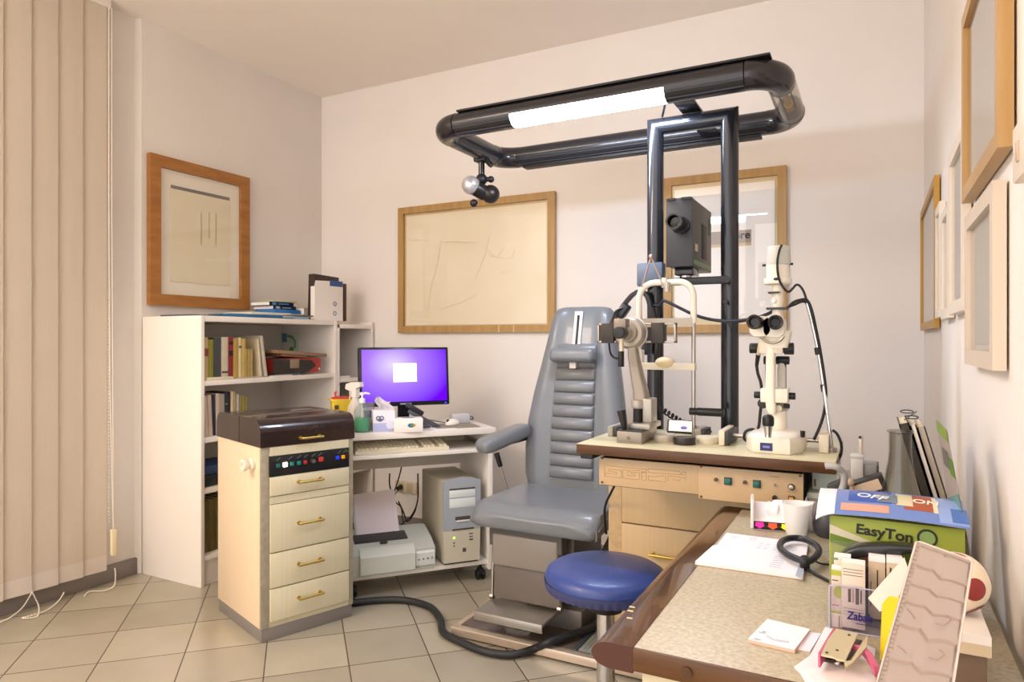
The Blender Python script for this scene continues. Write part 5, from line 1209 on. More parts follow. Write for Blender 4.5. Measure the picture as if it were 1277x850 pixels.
# sticky arrow dispenser
t = thing('note_dispenser', 'white dispenser of coloured sticky arrows at the far desk edge', 'dispenser', W(970, 660, z=Z))
d0 = W(938, 659, z=Z); d1 = W(1000, 664.5, z=Z); ux = (d1 - d0).normalized(); Fd = frame(d0, ux, (0, 0, 1)); L0 = (d1 - d0).length
disp = mat('dispenser_white', '#EDE6E6', .35)
m = MB(); m.X = Fd
m.prism([(0, .0), (.075, 0), (.075, .055), (.055, .05), (.02, .022), (0, .022)], .004, L0, frame((0, 0, 0), (0, 1, 0), (1, 0, 0)))
m.box(-.004, .004, 0, .07, 0, .075, .003); m.build('tray', disp, t, True)
m = MB(); m.X = Fd; m.box(.004, L0, -.0015, .0, .0015, .021).build('dark_band', BLACK_P, t, True)
for k, (nm, col) in enumerate((('magenta', '#E02AA8'), ('orange', '#F05A3A'), ('yellow', '#D8DC1C'), ('green', '#2A9A5A'))):
    if k == 3 and L0 < .1: pass
    x = .018 + .031 * k
    if x > L0: break
    m = MB(); m.X = Fd; m.prism([(x - .010, .019), (x - .010, .011), (x - .013, .011), (x, .003), (x + .013, .011), (x + .010, .011), (x + .010, .019)], .0014, .0028, frame((0, 0, 0), (1, 0, 0), (0, -1, 0)))
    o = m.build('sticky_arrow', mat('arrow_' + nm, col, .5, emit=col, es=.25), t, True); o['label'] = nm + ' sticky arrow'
m = MB(); m.X = Fd; m.tube([(.035, .05, .045), (.06, .05, .04)], .018, 20); m.build('white_roll', PAPER, t, True)
t = thing('paper_roll', 'white paper roll lying behind the sticky arrow dispenser', 'roll', W(1000, 650, z=Z))
a, b = W(966, 642, y=1.93), W(1018, 645, y=1.91)
MB().cyl(a, b, .040, seg=36, bev=.003).build('roll', mat('roll_white', '#EFE9E8', .6), t, True)
# plastic cup
w = W(993.5, 666, z=Z)
tag(MB().lathe([(.0235, 0), (.0245, .003), (.0335, .074), (.0352, .075), (.0352, .078), (.0322, .078), (.0315, .074), (.023, .004), (.001, .003), (.001, 0)], w, 36).build('plastic_cup', clear_plastic('cup_plastic', '#FFFFFF', '#F8F6F6', .6, .3)), 'translucent white plastic cup beside the sticky arrow dispenser', 'cup')
w = W(1026, 670, z=Z)
tag(MB().lathe([(.001, 0), (.026, 0), (.034, .012), (.036, .03), (.030, .058), (.02, .07), (.001, .072)], w + V((.012, .02, 0)), 32).build('black_bulb', mat('charcoal_plastic', '#3A3A3E', .4)), 'charcoal rounded holder standing behind the plastic cup', 'holder')
# green carton
gx0, gx1, gy0, gy1, gz1 = -.071, .136, 1.38, 1.475, .903
t = thing('green_carton', 'green carton with black lettering and a grey swoosh, under the magazine', 'box', ((gx0 + gx1) / 2, gy0, Z))
MB().box(gx0, gx1, gy0, gy1, Z, gz1, .001).build('carton', mat('lime_carton', '#8B9732', .45), t, True)
Fg = frame((gx0, gy0, Z), (1, 0, 0), (0, -1, 0)); gw, gh = gx1 - gx0, gz1 - Z
m = MB(); m.X = Fg; m.prism([(0, gh * .80), (gw * .3, gh * .72), (gw * .6, gh * .68), (gw, gh * .69), (gw, gh * .73), (gw * .6, gh * .715), (gw * .3, gh * .765), (0, gh * .90)], .0003, .0008); m.build('swoosh', mat('swoosh_grey', '#C2BCA6', .5), t, True)
m = MB(); m.X = Fg; m.prism([(0, 0), (gw, 0), (gw, gh * .55), (gw * .75, gh * .52), (gw * .35, gh * .46), (gw * .12, gh * .32), (0, gh * .2)], .0003, .0008); m.build('lower_swoosh', mat('swoosh_tan', '#A8977C', .5), t, True)
m = MB(); m.X = Fg; m.prism([(0, gh * .7), (gw * .3, gh * .62), (gw * .6, gh * .58), (gw, gh * .60), (gw, gh * .69), (gw * .6, gh * .68), (gw * .3, gh * .72), (0, gh * .8)], .0002, .0005); m.build('dark_green_band', mat('olive_band', '#5E7A1A', .5), t, True)
m = MB(); m.X = Fg @ Matrix.Translation((gw * .2, gh * .835, .001)) @ Matrix.Rotation(-.06, 4, 'Z')
text('lettering', 'EasyTon', .0245, m.X, mat('lettering_black', '#23241C', .5), t, bold=.0007, sx=1.08)
Mc = Fg @ Matrix.Translation((gw * .735, gh * .865, .001))
m.bm.free(); m = MB(); m.X = Mc; m.tube([(.0135 * math.cos(a), .0135 * math.sin(a), 0) for a in [k * PI / 12 for k in range(24)]], .002, 6, True); m.build('magnifier_ring', mat('lettering_black', '#23241C', .5), t, True)
m = MB(); m.X = Mc; m.cyl((0, 0, -.0005), (0, 0, .0008), .012).build('magnifier_glass', mat('magnifier_green', '#7E9A5A', .4), t, True)
MB().box(gx0 - .0008, gx0 + .0, gy0 + .003, gy1 - .003, Z + .01, gz1 - .003).build('side_print', mat('side_pale_green', '#BCC48E', .5), t, True)
# magazine lying bowed over the carton
t = thing('magazine', 'blue glossy magazine with ON and OFF pictures lying on the green carton', 'magazine', (.03, 1.4, gz1))
ma, mbb = W(1018, 646, y=1.335), W(1203, 651, y=1.34)
def mag(u, v, k=0):
    x = -.094 + (.142 + .094) * u; y = 1.366 + .125 * v
    z = gz1 + .0035 + .004 * math.sin(PI * u) + .021 * math.sin(PI / 2 * min(1, v * 1.15)) - .012 * (max(0, .14 - u) / .14) ** 2 * (1 - v)
    return (x, y, z + k)
MB().grid(mag, 30, 14, .006).build('pages', mat('magazine_pages', '#DCD4DC', .6), t, True)
def patch(nm, u0, u1, v0, v1, col, k, n=12):
    return MB().grid(lambda u, v: mag(u0 + (u1 - u0) * u, v0 + (v1 - v0) * v, k), n, n).build(nm, mat('mag' + col, col, .25), t, True)
patch('cover', .0, 1, .0, 1, '#6C86C6', .0008, 30)
patch('white_margin', .0, .13, .0, 1, '#E6E8F2', .0012); patch('deep_blue_panel', .22, .52, .42, .98, '#2C56B0', .0012)
patch('rust_panel', .60, .80, .30, .92, '#A4502E', .0012); patch('cream_panel', .55, .66, .40, .90, '#D8CCA8', .0014); patch('cream_rim', .79, .82, .28, .92, '#E2D8BC', .0014)
patch('grey_oval', .42, .56, .45, .8, '#6E7C8E', .0015); patch('skin_tone_arm', .17, .50, .12, .34, '#D0A08C', .0013); patch('pale_water', .82, 1, .05, .9, '#8FA8DC', .0010)
patch('deep_water', .9, 1, .1, .5, '#4E72B8', .0013)
def mtext(s, u, v, size, rot, col):
    p = V(mag(u, v, .002)); a = V(mag(u + .02, v, .002)); b = V(mag(u, v + .05, .002)); F_ = frame(p, a - p, (a - p).cross(b - p)) @ Matrix.Rotation(rot, 4, 'Z')
    text('cover_lettering', s, size, F_, mat('maglet' + col, col, .4), t, bold=.0004)
mtext('OFF', .265, .62, .03, -.35, '#E8ECF4'); mtext('ON', .655, .55, .026, -.1, '#EFE4D4'); 
# black arched handle in front of the carton
t = thing('arched_handle', 'black arched handle of a dark basket before the green carton', 'basket', W(1090, 700, y=1.345))
hp = [W(a, b, y=1.345) for a, b in ((1047, 703), (1056, 693), (1070, 686), (1090, 684), (1112, 683), (1132, 683), (1148, 684))]
HP = smooth(hp, 5); L_ = []
for i, p in enumerate(HP):
    d = (HP[min(i + 1, len(HP) - 1)] - HP[max(i - 1, 0)]).normalized(); n = d.cross(V((0, 1, 0))); f = i / (len(HP) - 1); w_ = .005 + .005 * math.sin(PI * min(1, .2 + f * .8))
    L_.append([p + n * q[0] + V((0, q[1], 0)) for q in rrect(w_, .016, .005, 3)])
MB().loft(L_).build('handle', mat('handle_black', '#1E2024', .3, coat=.3), t, True)
MB().box(-.06, .10, 1.33, 1.37, Z, Z + .055, .006).build('basket_body', mat('basket_dark', '#2A2622', .5), t, True)
MB().box(W(1070, 690, y=1.36).x, W(1098, 690, y=1.36).x, 1.36, 1.364, .825, .85, .003).build('orange_tab', mat('orange_tab', '#C06A1E', .5), t, True)
MB().box(-.055, .095, 1.365, 1.375, Z + .05, .822, .003).build('rear_plate', mat('basket_dark', '#2A2622', .5), t, True)
# acrylic stand with medicine cartons
sy = 1.262; s0, s1 = W(1036, 780, y=sy), W(1096, 789, y=sy)
t = thing('leaflet_stand', 'clear acrylic stand with blue printed name, holding medicine cartons', 'stand', ((s0.x + s1.x) / 2, sy, Z))
acr = clear_plastic('clear_acrylic', '#F7F6FA', '#D0D0DC', .05, .1)
x0, x1 = s0.x - .002, s1.x + .004
m = MB(); m.box(x0, x1, sy - .0015, sy + .0015, Z, W(1060, 731, y=sy).z, .001).box(x0, x0 + .002, sy, sy + .075, Z, .83, .0008).box(x1 - .002, x1, sy, sy + .075, Z, .80, .0008).box(x0, x1, sy, sy + .075, Z, Z + .002).box(x0, x1, sy + .073, sy + .075, Z, .87, .0008)
m.build('acrylic_body', acr, t, True)
m = MB(); zt_ = W(1060, 731, y=sy).z
m.tube([(x0, sy - .0015, zt_ - .004), (x0 + .006, sy - .0015, zt_), (x1, sy - .0015, zt_)], .0012, 6).tube([(x0, sy - .0015, Z + .001), (x1, sy - .0015, Z + .001)], .0014, 6).tube([(x0 + .0, sy - .0015, Z), (x0, sy - .0015, zt_ - .004)], .0012, 6)
m.build('acrylic_edge', mat('edge_violet', '#B4B2C8', .2), t, True)
w = W(1056, 771, y=sy - .002)
text('stand_lettering', 'Zabak', .0185, frame(w, (1, 0, 0), (0, -1, .0)), mat('lettering_navy', '#1E1A6E', .4), t, bold=.0004, shear=.15, sx=.80)
w2 = W(1067, 777, y=sy - .002); MB().box(w2.x, w2.x + .033, w2.y - .0002, w2.y, w2.z - .0008, w2.z + .0004).build('lettering_underline', mat('lettering_navy', '#1E1A6E', .4), t, True)
cart = mat('carton_pinkish', '#D9C8B8', .55); cw_ = mat('carton_white', '#EFEBEC', .55); inkd = mat('carton_ink', '#4A4038', .6); inkr = mat('carton_red', '#B0543E', .6); lime = mat('carton_lime', '#A8B03A', .5)
def carton(label, px0, px1, ptop, pbot, y, dep, front, art=(), grp='medicine cartons in the acrylic stand', ptop_back=None):
    a, b = W(px0, pbot, y=y), W(px1, pbot, y=y); zt_ = W((px0 + px1) / 2, ptop, y=y).z; zb_ = max(Z + .0022, a.z)
    t = thing('medicine_carton', label, 'box', ((a.x + b.x) / 2, y, zb_), group=grp)
    MB().box(a.x, b.x, y, y + dep, zb_, zt_, .0008).build('carton', front, t, True)
    MB().box(a.x + .0004, b.x - .0004, y + .0004, y + dep - .0004, zt_ - .0005, zt_ + .0006).build('top_flap', cw_, t, True)
    F_ = frame((a.x, y, zb_), (1, 0, 0), (0, -1, 0)); w_, h_ = b.x - a.x, zt_ - zb_
    for nm, mt, u0, u1, v0, v1 in art:
        m = MB(); m.X = F_; m.box(u0 * w_, u1 * w_, v0 * h_, v1 * h_, .0002, .0008).build(nm, mt, t, True)
    return t, F_, w_, h_
t1, F_, w_, h_ = carton('pinkish carton with lime leaf print, front left in the acrylic stand', 1036.5, 1049, 709, 765, sy + .004, .022, cart, [('lime_band', lime, 0, 1, .86, .97), ('small_print', inkd, .08, .7, .74, .76), ('small_print', inkr, .1, .8, .2, .215), ('lime_foot', lime, 0, 1, .03, .08)])
m = MB(); m.X = F_; m.ball((w_ * .75, h_ * .5, 0), .0085, (.9, 1.2, .05)).build('leaf_print', lime, t1, True)
t1, F_, w_, h_ = carton('tall pinkish carton with dark upright lettering, front centre of the stand', 1049.3, 1079, 702, 781, sy + .003, .024, cart,
    [('text_line', inkd, .06, .9, .90 - .045 * k, .905 - .045 * k) for k in range(3)] + [('upright_word', inkd, .28, .40, .40, .60), ('upright_word', inkd, .60, .74, .38, .62), ('red_line', inkr, .48, .51, .40, .60), ('upright_word', inkd, .80, .86, .40, .6), ('code_line', inkd, .55, .84, .64, .645)] + [('text_line', inkd, .06, .95, .3 - .045 * k, .303 - .045 * k) for k in range(3)])
carton('carton seen only by its pale top, behind the leaf print carton', 1040, 1061, 694, 760, sy + .030, .022, cart, [('green_corner', mat('corner_green', '#4E8A78', .5), 0, .25, .93, .97)])
carton('upright carton with ribbed white top, back centre of the stand', 1083, 1104, 695, 770, sy + .045, .026, mat('carton_tan', '#CDB89E', .55), [('upright_word', inkd, .50, .58, .3, .8), ('upright_word', inkd, .12, .17, .2, .6), ('white_strip', cw_, 0, 1, .93, 1.0)])
carton('upright carton with ribbed white top, back right of the stand', 1105.5, 1126, 697, 770, sy + .045, .026, mat('carton_tan', '#CDB89E', .55), [('upright_word', inkd, .2, .3, .5, .85), ('white_strip', cw_, 0, 1, .93, 1.0)])
carton('low white carton lying in the left foot of the acrylic stand', 1037, 1050, 765.5, 781, sy + .002, .0015, cart, [('small_print', inkd, .7, .76, .1, .9)])
# pink card and yellow envelope leaning in front
def sheet_px(name, label, cat, pts, m, th=.0012):
    """flat card: three or more corners, each (px, py, y)"""
    P = [W(a, b, y=y) for a, b, y in pts]; n = (P[1] - P[0]).cross(P[2] - P[0]).normalized() * th
    return tag(MB().loft([P, [p + n for p in P]]).build(name, m), label, cat)
sheet_px('card', 'plain pinkish card leaning between cartons and the plastic tray', 'card', ((1083, 746, 1.215), (1098, 763, 1.19), (1140, 730, 1.19), (1128, 695, 1.235)), mat('pink_card', '#DCC6BC', .6))
t = thing('yellow_envelope', 'bright yellow folder standing against the left of the plastic tray', 'envelope', W(1108, 800, y=1.13))
yel = mat('yellow_card', '#E2C81E', .5)
P = [W(a, b, y=y) for a, b, y in ((1097, 822, 1.165), (1108, 828, 1.13), (1121, 745, 1.13), (1108, 743, 1.16), (1100, 753, 1.17))]
MB().loft([P, [p + V((.001, .0015, 0)) for p in P]]).build('front_leaf', yel, t, True)
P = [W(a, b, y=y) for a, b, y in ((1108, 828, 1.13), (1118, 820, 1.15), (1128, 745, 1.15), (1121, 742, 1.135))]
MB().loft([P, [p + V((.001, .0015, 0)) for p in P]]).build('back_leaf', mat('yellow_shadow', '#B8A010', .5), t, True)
# plastic tray
t = thing('plastic_tray', 'tilted milky plastic tray with moulded steps and ruler ticks, front right', 'tray', W(1150, 900, y=1.0))
q00, q10, q11, q01 = W(1088, 872, y=.985), W(1184, 884, y=.975), W(1213, 699, y=1.045), W(1143, 674, y=1.06)
ux = (q10 - q00).normalized(); uy0 = (q01 - q00); nrm = ux.cross(uy0).normalized(); tw, thh = (q10 - q00).length, uy0.length
def tr(u, v, k=0):
    a = q00.lerp(q10, u); b = q01.lerp(q11, u); return a.lerp(b, v) + nrm * k
tp = mat('milky_tray', '#C8B8AE', .28, coat=.2)
def relief(u, v):
    q_ = min(1, max(0, (u - .40) / .16)); s = v * 6.6 + .42 * q_ + .25 * math.sin(v * 9) + .12 * math.sin(u * 6); f = s % 1
    h = .005 * (f if f < .86 else (1 - f) / .14 * .86)
    e = min(1, u / .14, (1 - u) / .07, v / .03, (1 - v) / .04); return h * max(0, min(1, (e - .5) * 4)) if e < 1 else h
MB().grid(lambda u, v: tr(u, v, relief(u, v)), 60, 150, .0015).build('moulded_tray', tp, t, True, ang=30)
m = MB()
for k in range(34):
    v = .04 + k * .028; l = .07 if k % 5 == 0 else .045
    a, b = tr(.03, v, .0032), tr(.03 + l, v, .0032); m.tube([a, b], .0005, 4)
m.split('ruler_tick', mat('tick_grey', '#8A766E', .5), t, True)
MB().tube([tr(0, 0, .001), tr(1, 0, .001), tr(1, .99, .001), tr(.94, 1, .001), tr(.06, 1, .001), tr(0, .99, .001)], .0015, 6, True).build('rim', mat('tray_rim', '#CDBFB6', .2), t, True)
m = MB()
for va, vb in ((.30, .34), (.52, .57)):
    m.tube([tr(.15, vb, .005), tr(.25, va + .02, .005), tr(.3, va, .005)], .0007, 5).tube([tr(.62, va, .0055), tr(.75, va, .0055), tr(.83, vb, .0055), tr(.75, vb + .02, .0055)], .0007, 5)
m.build('moulded_line', mat('tray_line', '#A08A82', .4), t, True)
P = [tr(-.02, .52, -.006), tr(-.015, 1.0, -.006), tr(-.06, 1.0, -.016), tr(-.06, .52, -.016)]
tag(MB().loft([P, [p + nrm * .002 for p in P]]).build('booklet', mat('dark_teal_booklet', '#24302E', .5)), 'dark thin booklet edge just behind the plastic tray', 'booklet')
# brown and white boxes, ball
tag(MB().box(.02, .134, 1.108, 1.235, Z, .7995, .002).build('brown_box', mat('brown_carton', '#6E5A48', .6)), 'brown box low behind the plastic tray by the wall', 'box')
t = thing('white_box', 'white flat carton on a brown box at the right wall', 'box', (.09, 1.13, .80))
MB().box(.03, .138, 1.10, 1.235, .800, .828, .0015).build('carton', mat('white_carton', '#E9E4DE', .5), t, True)
MB().box(.0305, .1375, 1.0992, 1.1002, .801, .816).build('cream_band', mat('cream_band', '#CBB99C', .5), t, True)
t = thing('ball', 'small cream ball with dark red patches on the white carton', 'ball', (.106, 1.185, .8285))
MB().ball((0, 0, .042), .042, seg=40).build('cream_ball', mat('ball_cream', '#E4D6BC', .3, coat=.3), t)
red = mat('ball_red', '#8A2420', .35, coat=.3)
for az, el in ((-62, 4), (-95, 66), (-125, -18), (15, 20), (-30, -52)):
    a, e_ = math.radians(az), math.radians(el); d = V((math.cos(a) * math.cos(e_), math.sin(a) * math.cos(e_), math.sin(e_))); u_ = d.orthogonal().normalized(); v_ = d.cross(u_)
    def cap(u, v, d=d, u_=u_, v_=v_):
        r_ = .38 * u; n = (d * math.cos(r_) + u_ * math.sin(r_) * math.cos(2 * PI * v) + v_ * math.sin(r_) * math.sin(2 * PI * v)); return V((0, 0, .042)) + n * .0424
    MB().grid(cap, 6, 24).build('red_patch', red, t)
# note cards, loose papers, hole punch
t = thing('note_block', 'thick white note card block at the near desk edge', 'note pad', W(972, 793, z=Z))
P = [W(a, b, z=Z) for a, b in ((933, 801), (957, 776), (1010, 789), (991, 814.5))]
MB().loft([[V((p.x, p.y, Z + a)) for p in P] for a in (0, .0055)]).build('cards', mat('note_pink', '#D9B8A8', .6), t, True)
MB().loft([[V((p.x, p.y, Z + a)) for p in P] for a in (.0055, .0065)]).build('top_card', PAPER, t, True)
m = MB(); pu = (P[2] - P[1]).normalized(); pv = (P[1] - P[0]).normalized(); o = P[0] + V((0, 0, .0068))
for u, v, l, th_ in ((.004, .0, .016, .0018), (.002, -.004, .016, .001), (.002, .028, .016, .002), (.006, .034, .010, .002)):
    a = o + pv * (v + .006) + pu * (u + .004); m.tube([a, a + pu * l * .6], th_ * .6, 4)
m.tube(smooth([o + pu * .02 + pv * .03, o + pu * .035 + pv * .022, o + pu * .055 + pv * .028], 5), .0006, 4).tube(smooth([o + pu * .02 + pv * .026, o + pu * .036 + pv * .018, o + pu * .056 + pv * .024], 5), .0006, 4)
m.build('print_marks', mat('print_grey', '#9AA0B8', .7), t, True)
poly_slab('leaflet', 'white leaflet tucked right of the note card block', 'paper', ((995, 810), (1008, 789), (1024, 790.5), (1010, 813)), .0015, mat('leaflet_white', '#E6E4F0', .7))
poly_slab('paper_sheet', 'large white sheet under the hole punch, lowest of the loose papers', 'paper', ((990, 832), (1010, 818), (1029, 782), (1045, 786), (1092, 810), (1086, 862), (1008, 850)), .0012, mat('sheet_a', '#EAE6EC', .7))
poly_slab('paper_sheet', 'second white sheet below the hole punch, nearer the desk edge', 'paper', ((997, 838), (1040, 826), (1082, 830), (1090, 878), (1008, 858)), .0012, mat('sheet_b', '#F0ECEE', .7), Z + .0014)
poly_slab('paper_sheet', 'pinkish edged sheet on top of the loose papers by the tray', 'paper', ((1008, 842), (1050, 834), (1092, 842), (1096, 890), (1040, 878)), .0012, mat('sheet_c', '#EDE2E4', .7), Z + .0028)
t = thing('hole_punch', 'cream metal hole punch with a pink handle on the loose papers', 'hole punch', W(1050, 820, z=Z))
zp = Z + .005
def up_(a, b, h): return W(a, b, z=zp + h)
pm = mat('punch_cream', '#D2C8A8', .3, .4); pk = mat('punch_pink', '#C4607E', .45)
P = [up_(a, b, .026) for a, b in ((1024, 815), (1032, 798), (1033, 796), (1043, 783), (1070, 789.5), (1054, 822.5), (1044, 821), (1040, 818.5))]
MB().loft([[p + V((0, 0, -.003)) for p in P], P]).build('top_plate', pm, t, True)
P2 = [up_(a, b, .0) for a, b in ((1027, 825), (1050, 795), (1075, 801), (1056, 829), (1046, 827))]
MB().loft([P2, [p + V((0, 0, .004)) for p in P2]]).build('base_plate', mat('punch_dark', '#5A5040', .4, .4), t, True)
A_ = [up_(a, b, .0245) for a, b in ((1023, 815), (1034, 796), (1042, 783))]; B_ = [p - V((0, 0, .02)) for p in A_]
MB().loft([[A_[0], A_[1], A_[2], B_[2], B_[1], B_[0]], [p + V((-.003, .001, 0)) for p in (A_[0], A_[1], A_[2], B_[2], B_[1], B_[0])]]).build('pink_side', pk, t, True)
A_ = [up_(a, b, .028) for a, b in ((1082, 791), (1076, 800), (1061, 823), (1053, 824)) ]; A2 = [up_(a, b, .028) for a, b in ((1082, 791), (1081, 806), (1063, 826), (1054, 832))]
MB().loft([[A_[0], A_[1], A_[2], A_[3], A2[3], A2[2], A2[1]], [p - V((0, 0, .004)) for p in (A_[0], A_[1], A_[2], A_[3], A2[3], A2[2], A2[1])]]).build('lever_plate', pm, t, True)
hl = smooth([up_(a, b, h) for a, b, h in ((1064, 803, .02), (1074, 806, .026), (1083, 814, .026), (1090, 826, .022), (1094, 836, .014))], 5); L_ = []
for i, p in enumerate(hl):
    d = (hl[min(i+1, len(hl)-1)] - hl[max(i-1, 0)]).normalized(); s_ = d.cross(V((0, 0, 1))).normalized(); L_.append([p + s_ * .0045, p + s_ * .0045 - V((0, 0, .008)), p - s_ * .0045 - V((0, 0, .008)), p - s_ * .0045])
MB().loft(L_).build('pink_handle', pk, t, True)
m = MB()
for a, b in ((1059, 791.5), (1044, 810.5), (1031, 813.5)): w = up_(a, b, .0262); m.cyl(w, w + V((0, 0, .0008)), .0021)
m.split('rivet', mat('rivet_dark', '#3A3428', .4), t, True)
w = up_(1044, 829, .004); MB().ball(w + V((0, 0, .003)), .0038).ball(up_(1053, 822, .01), .003).build('punch_pin', CHROME, t, True)
# ---- far end of the desk: flask, books, brochure, instruments
t = thing('flask', 'conical clear glass flask behind the magazine', 'flask', (.049, 1.662, Z))
fp_ = [(.001, .001), (.075, .001), (.081, .006), (.080, .016), (.064, .06), (.046, .12), (.0315, .18), (.0235, .225), (.0215, .25), (.0215, .285), (.025, .288), (.025, .291), (.0195, .291), (.0195, .25), (.0215, .225), (.0295, .18), (.044, .12), (.062, .06), (.077, .018), (.001, .004)]
MB().lathe(fp_, seg=40).build('glass', glass_pane('flask_glass', 1.75, .06, '#DEDCD6'), t)
def lean_book(label, px0, px1, ptop, y, d, h, col, lean, name='book', grp=None, off=0):
    a, b = W(px0, ptop, y=y), W(px1, ptop, y=y); th_ = b.x - a.x
    t = thing(name, label, 'book' if name == 'book' else name.replace('_', ' '), (a.x, y, Z), group=grp)
    Mx = Matrix.Translation((a.x + lean * h + off, y, Z + .0)) @ Matrix.Rotation(-lean, 4, 'Y')
    m = MB(); m.X = Mx; c_ = .0025
    m.box(0, c_, 0, d, 0, h).box(th_ - c_, th_, 0, d, 0, h).box(0, th_, 0, .003, 0, h).build('cover', mat('cover' + col, col, .5), t, True)
    m = MB(); m.X = Mx; m.box(c_, th_ - c_, .003, d - .004, .002, h - .003).build('pages', pagem, t, True)
hb_ = W(1140, 523, y=1.75).z - Z
for k, (lb, a, b, tp_, col, nm, h_) in enumerate((('dark charcoal binder leaning rightmost behind the flask', 1120, 1133, 525, '#38332F', 'book', hb_),
      ('white hardback leaning between dark binder and grey one, by the wall', 1134, 1142, 524, '#D6D2CC', 'book', hb_ - .002), ('grey brown hardback leaning nearest the right wall', 1142.5, 1153, 527, '#A89E92', 'book', hb_ - .006))):
    lean_book(lb.replace('rightmost ', ''), a, b, tp_, 1.74 + .005 * k, .17, h_, col, .27, nm)
m = MB()
for c_ in ((1137, 520, 1.80), (1131, 513, 1.82)):
    w = W(*c_[:2], y=c_[2]); m.tube([w + V((.013 * math.cos(a), .0, .0035 * math.sin(a))) for a in [k * PI / 8 for k in range(16)]], .0014, 6, True)
m.tube([W(1128, 523, y=1.78), W(1143, 513, y=1.84)], .0014, 6)
tag(m.build('eyeglasses', mat('spectacle_dark', '#3A3836', .3)), 'dark wire spectacles lying on top of the leaning books', 'eyeglasses')
t = thing('brochure', 'green and pale glossy brochure leaning against the right wall', 'brochure', (.17, 1.5, Z))
Pb = [V((.150, 1.40, Z)), V((.165, 1.60, Z)), W(1168, 524, y=1.62), W(1180, 536, y=1.45)]
Pb = [W(1203, 652, y=1.41), W(1184, 640, y=1.53), W(1168, 523, y=1.62), W(1181, 536, y=1.50)]
for i, j in ((0, 3), (1, 2)):
    k = (Pb[j].z - Z) / (Pb[j].z - Pb[i].z); Pb[i] = Pb[j] + (Pb[i] - Pb[j]) * k
nb = (Pb[1] - Pb[0]).cross(Pb[3] - Pb[0]).normalized()
def bq(u, v, k=0): return Pb[0].lerp(Pb[1], u).lerp(Pb[3].lerp(Pb[2], u), v) + nb * k
sgn = 1 if nb.x < 0 else -1
MB().grid(lambda u, v: bq(u, v), 6, 10, .0012).build('sheet', mat('brochure_pale', '#C6BCB6', .4), t, True)
MB().grid(lambda u, v: bq(u, .93 + .07 * v, sgn * .0012), 4, 4).build('green_head', mat('brochure_green', '#7E9A3A', .4), t, True)
MB().grid(lambda u, v: bq(.0 + .35 * u, .74 + .1 * v, sgn * .0012), 4, 4).build('green_patch', mat('brochure_green2', '#5E8A2E', .4), t, True)
MB().grid(lambda u, v: bq(u, .45 + .22 * v * (1 - .5 * u), sgn * .0012), 4, 4).build('blue_green_foot', mat('brochure_teal', '#6A9288', .4), t, True)
MB().grid(lambda u, v: bq(.3 + .5 * u, .76 + .1 * v, sgn * .0014), 4, 4).build('dark_lens_print', mat('brochure_dark', '#6A6664', .4), t, True)
# grey measuring instrument with upright stem
yy = 1.86
t = thing('grey_instrument', 'grey lens measuring instrument with an upright stem behind the magazine', 'instrument', W(1080, 640, y=yy))
ig = mat('instrument_grey', '#8E8C8A', .4, .2); ig2 = mat('instrument_light', '#B9B7B6', .35)
def B2(name, mt, px0, px1, p0, p1, dy=.05, y=yy, bev=.004, z0=None):
    a, b = W(px0, p1, y=y), W(px1, p0, y=y); return MB().box(a.x, b.x, y, y + dy, a.z if z0 is None else z0, b.z, bev).build(name, mt, t, True)
B2('base', ig, 1057, 1092, 612, 640, .12, z0=Z); B2('body', ig, 1060, 1094, 580, 612, .07); B2('side_plate', DARK_P, 1093, 1096, 581, 600, .07, bev=.001); B2('slider', ig2, 1061, 1077, 569, 598, .03, yy - .012); B2('slider_cap', ig2, 1060.5, 1077.5, 567.5, 571, .035, yy - .014, .002)
B2('stem', mat('stem_beige', '#C2B4A4', .35, .3), 1071, 1076, 543, 570, .012, yy, .002); w = W(1072.5, 545, y=yy - .001); MB().cyl(w, w + V((0, -.003, 0)), .0035).build('stem_stud', BLACK_P, t, True)
m = MB(); m.box(-.045, .045, 0, .05, -.018, .018, .003, M=Matrix.Translation(W(1078, 609, y=1.78)) @ Matrix.Rotation(-.42, 4, 'Y')); o_ = m.build('dark_carton', mat('dark_carton', '#221E1C', .5))
tag(o_, 'small black carton with cream label propped before the grey instrument', 'box')
MB().box(-.028, .028, -.0008, 0, -.012, .012, M=Matrix.Translation(W(1082, 607.5, y=1.7795)) @ Matrix.Rotation(-.42, 4, 'Y')).build('paper_label', mat('label_tan', '#CBB49E', .6), o_, True)
tag(MB().box(-.03, .02, 0, .04, -.02, .012, .006, M=Matrix.Translation(W(1048, 606, y=1.82)) @ Matrix.Rotation(-.5, 4, 'Y')).build('black_case', mat('case_black2', '#2A2826', .5)), 'small black soft case left of the dark carton', 'case')
tag(MB().ball(W(1061, 601, y=1.77), .008, (1, 1, 1.1)).box(-.004, .004, -.004, .004, -.03, 0, .002, M=Matrix.Translation(W(1062, 602, y=1.775))).build('stopper', mat('stopper_tan', '#B8A08A', .5)), 'small tan knob sticking up beside the dark carton', 'knob')
w = [W(a, b, y=y) for a, b, y in ((1029, 581, 1.70), (1035, 580.5, 1.70), (1043, 582, 1.70), (1050, 587, 1.71), (1053, 594, 1.715), (1052, 604, 1.72), (1049, 612, 1.72), (1046, 622, 1.72))]; w.append(V((w[-1].x, 1.72, Z + .001)))
tag(MB().tube(smooth(w, 5), [.0075] * 5 * 8 + [.0075], 12).build('hook_handle', mat('hook_grey', '#A9A6A8', .35)), 'pale grey hooked plastic handle rising behind the magazine', 'handle')
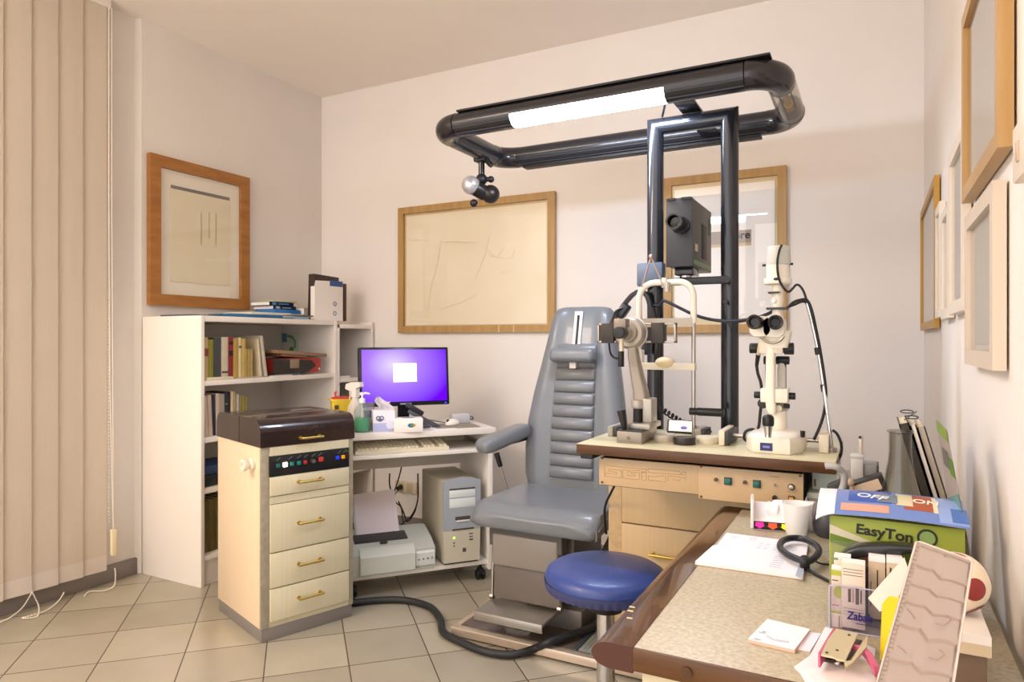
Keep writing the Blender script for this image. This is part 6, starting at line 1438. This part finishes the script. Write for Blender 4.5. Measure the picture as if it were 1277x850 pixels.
# equipment case standing right of the housing
t = thing('power_unit', 'pale green grey metal equipment case right of the tan panel', 'equipment case', (-.05, 2.3, 0))
pu_ = mat('pale_green_grey', '#B4B9A8', .4); pz = .80
MB().box(-.165, .10, 2.075, 2.5, .0, pz, .004).build('case', pu_, t, True)
MB().box(-.163, .098, 2.07, 2.076, pz - .06, pz - .015, .002).build('front_groove', mat('groove_grey', '#7E8478', .5), t, True)
t = thing('card_box', 'pale index box on the equipment case below the table', 'box', W(1015, 598, y=2.2))
MB().box(-.155, -.09, 2.12, 2.38, pz + .0005, pz + .048, .002).build('box', mat('index_box', '#C8CEC4', .45), t, True)
MB().box(-.15, -.145, 2.118, 2.12, pz + .01, pz + .03).build('red_mark', mat('red_mark', '#9A5A4A', .5), t, True)
# ================================================================ LIGHT AND CAMERA
def area(name, loc, rot, sx, sy, power, col):
    l = bpy.data.lights.new(name, 'AREA'); l.shape = 'RECTANGLE'; l.size = sx; l.size_y = sy; l.energy = power; l.color = col
    o = bpy.data.objects.new(name, l); C.objects.link(o); o.location = loc; o.rotation_euler = rot; return o
area('ceiling_lamp', (-2.65, -.5, 2.85), (0, 0, 0), .7, .7, 60, (1, .84, .68))
area('ceiling_fill_light', (-2.2, -1.0, 1.9), (PI, 0, 0), .6, .6, 100, (1, .80, .62))  # added fill, no lamp known here; warms and lifts ceiling and upper walls
w = bpy.data.worlds.new('room_light'); bpy.context.scene.world = w; w.use_nodes = True
w.node_tree.nodes['Background'].inputs[0].default_value = (1, .962, .93, 1); w.node_tree.nodes['Background'].inputs[1].default_value = 2.65
cam = bpy.data.cameras.new('camera'); co = bpy.data.objects.new('camera', cam); C.objects.link(co)
cam.sensor_width = 36; cam.lens = FPX / 1277 * 36; cam.clip_start = .05
co.location = (0, 0, CAMZ); co.rotation_euler = (PI / 2, 0, YAW)
bpy.context.scene.camera = co
s = bpy.context.scene
s.view_settings.view_transform = 'Standard'; s.view_settings.look = 'None'; s.view_settings.exposure = 0
s.cycles.max_bounces = 8; s.cycles.diffuse_bounces = 5; s.cycles.transparent_max_bounces = 16; s.cycles.use_denoising = True
s.cycles.sample_clamp_indirect = 6
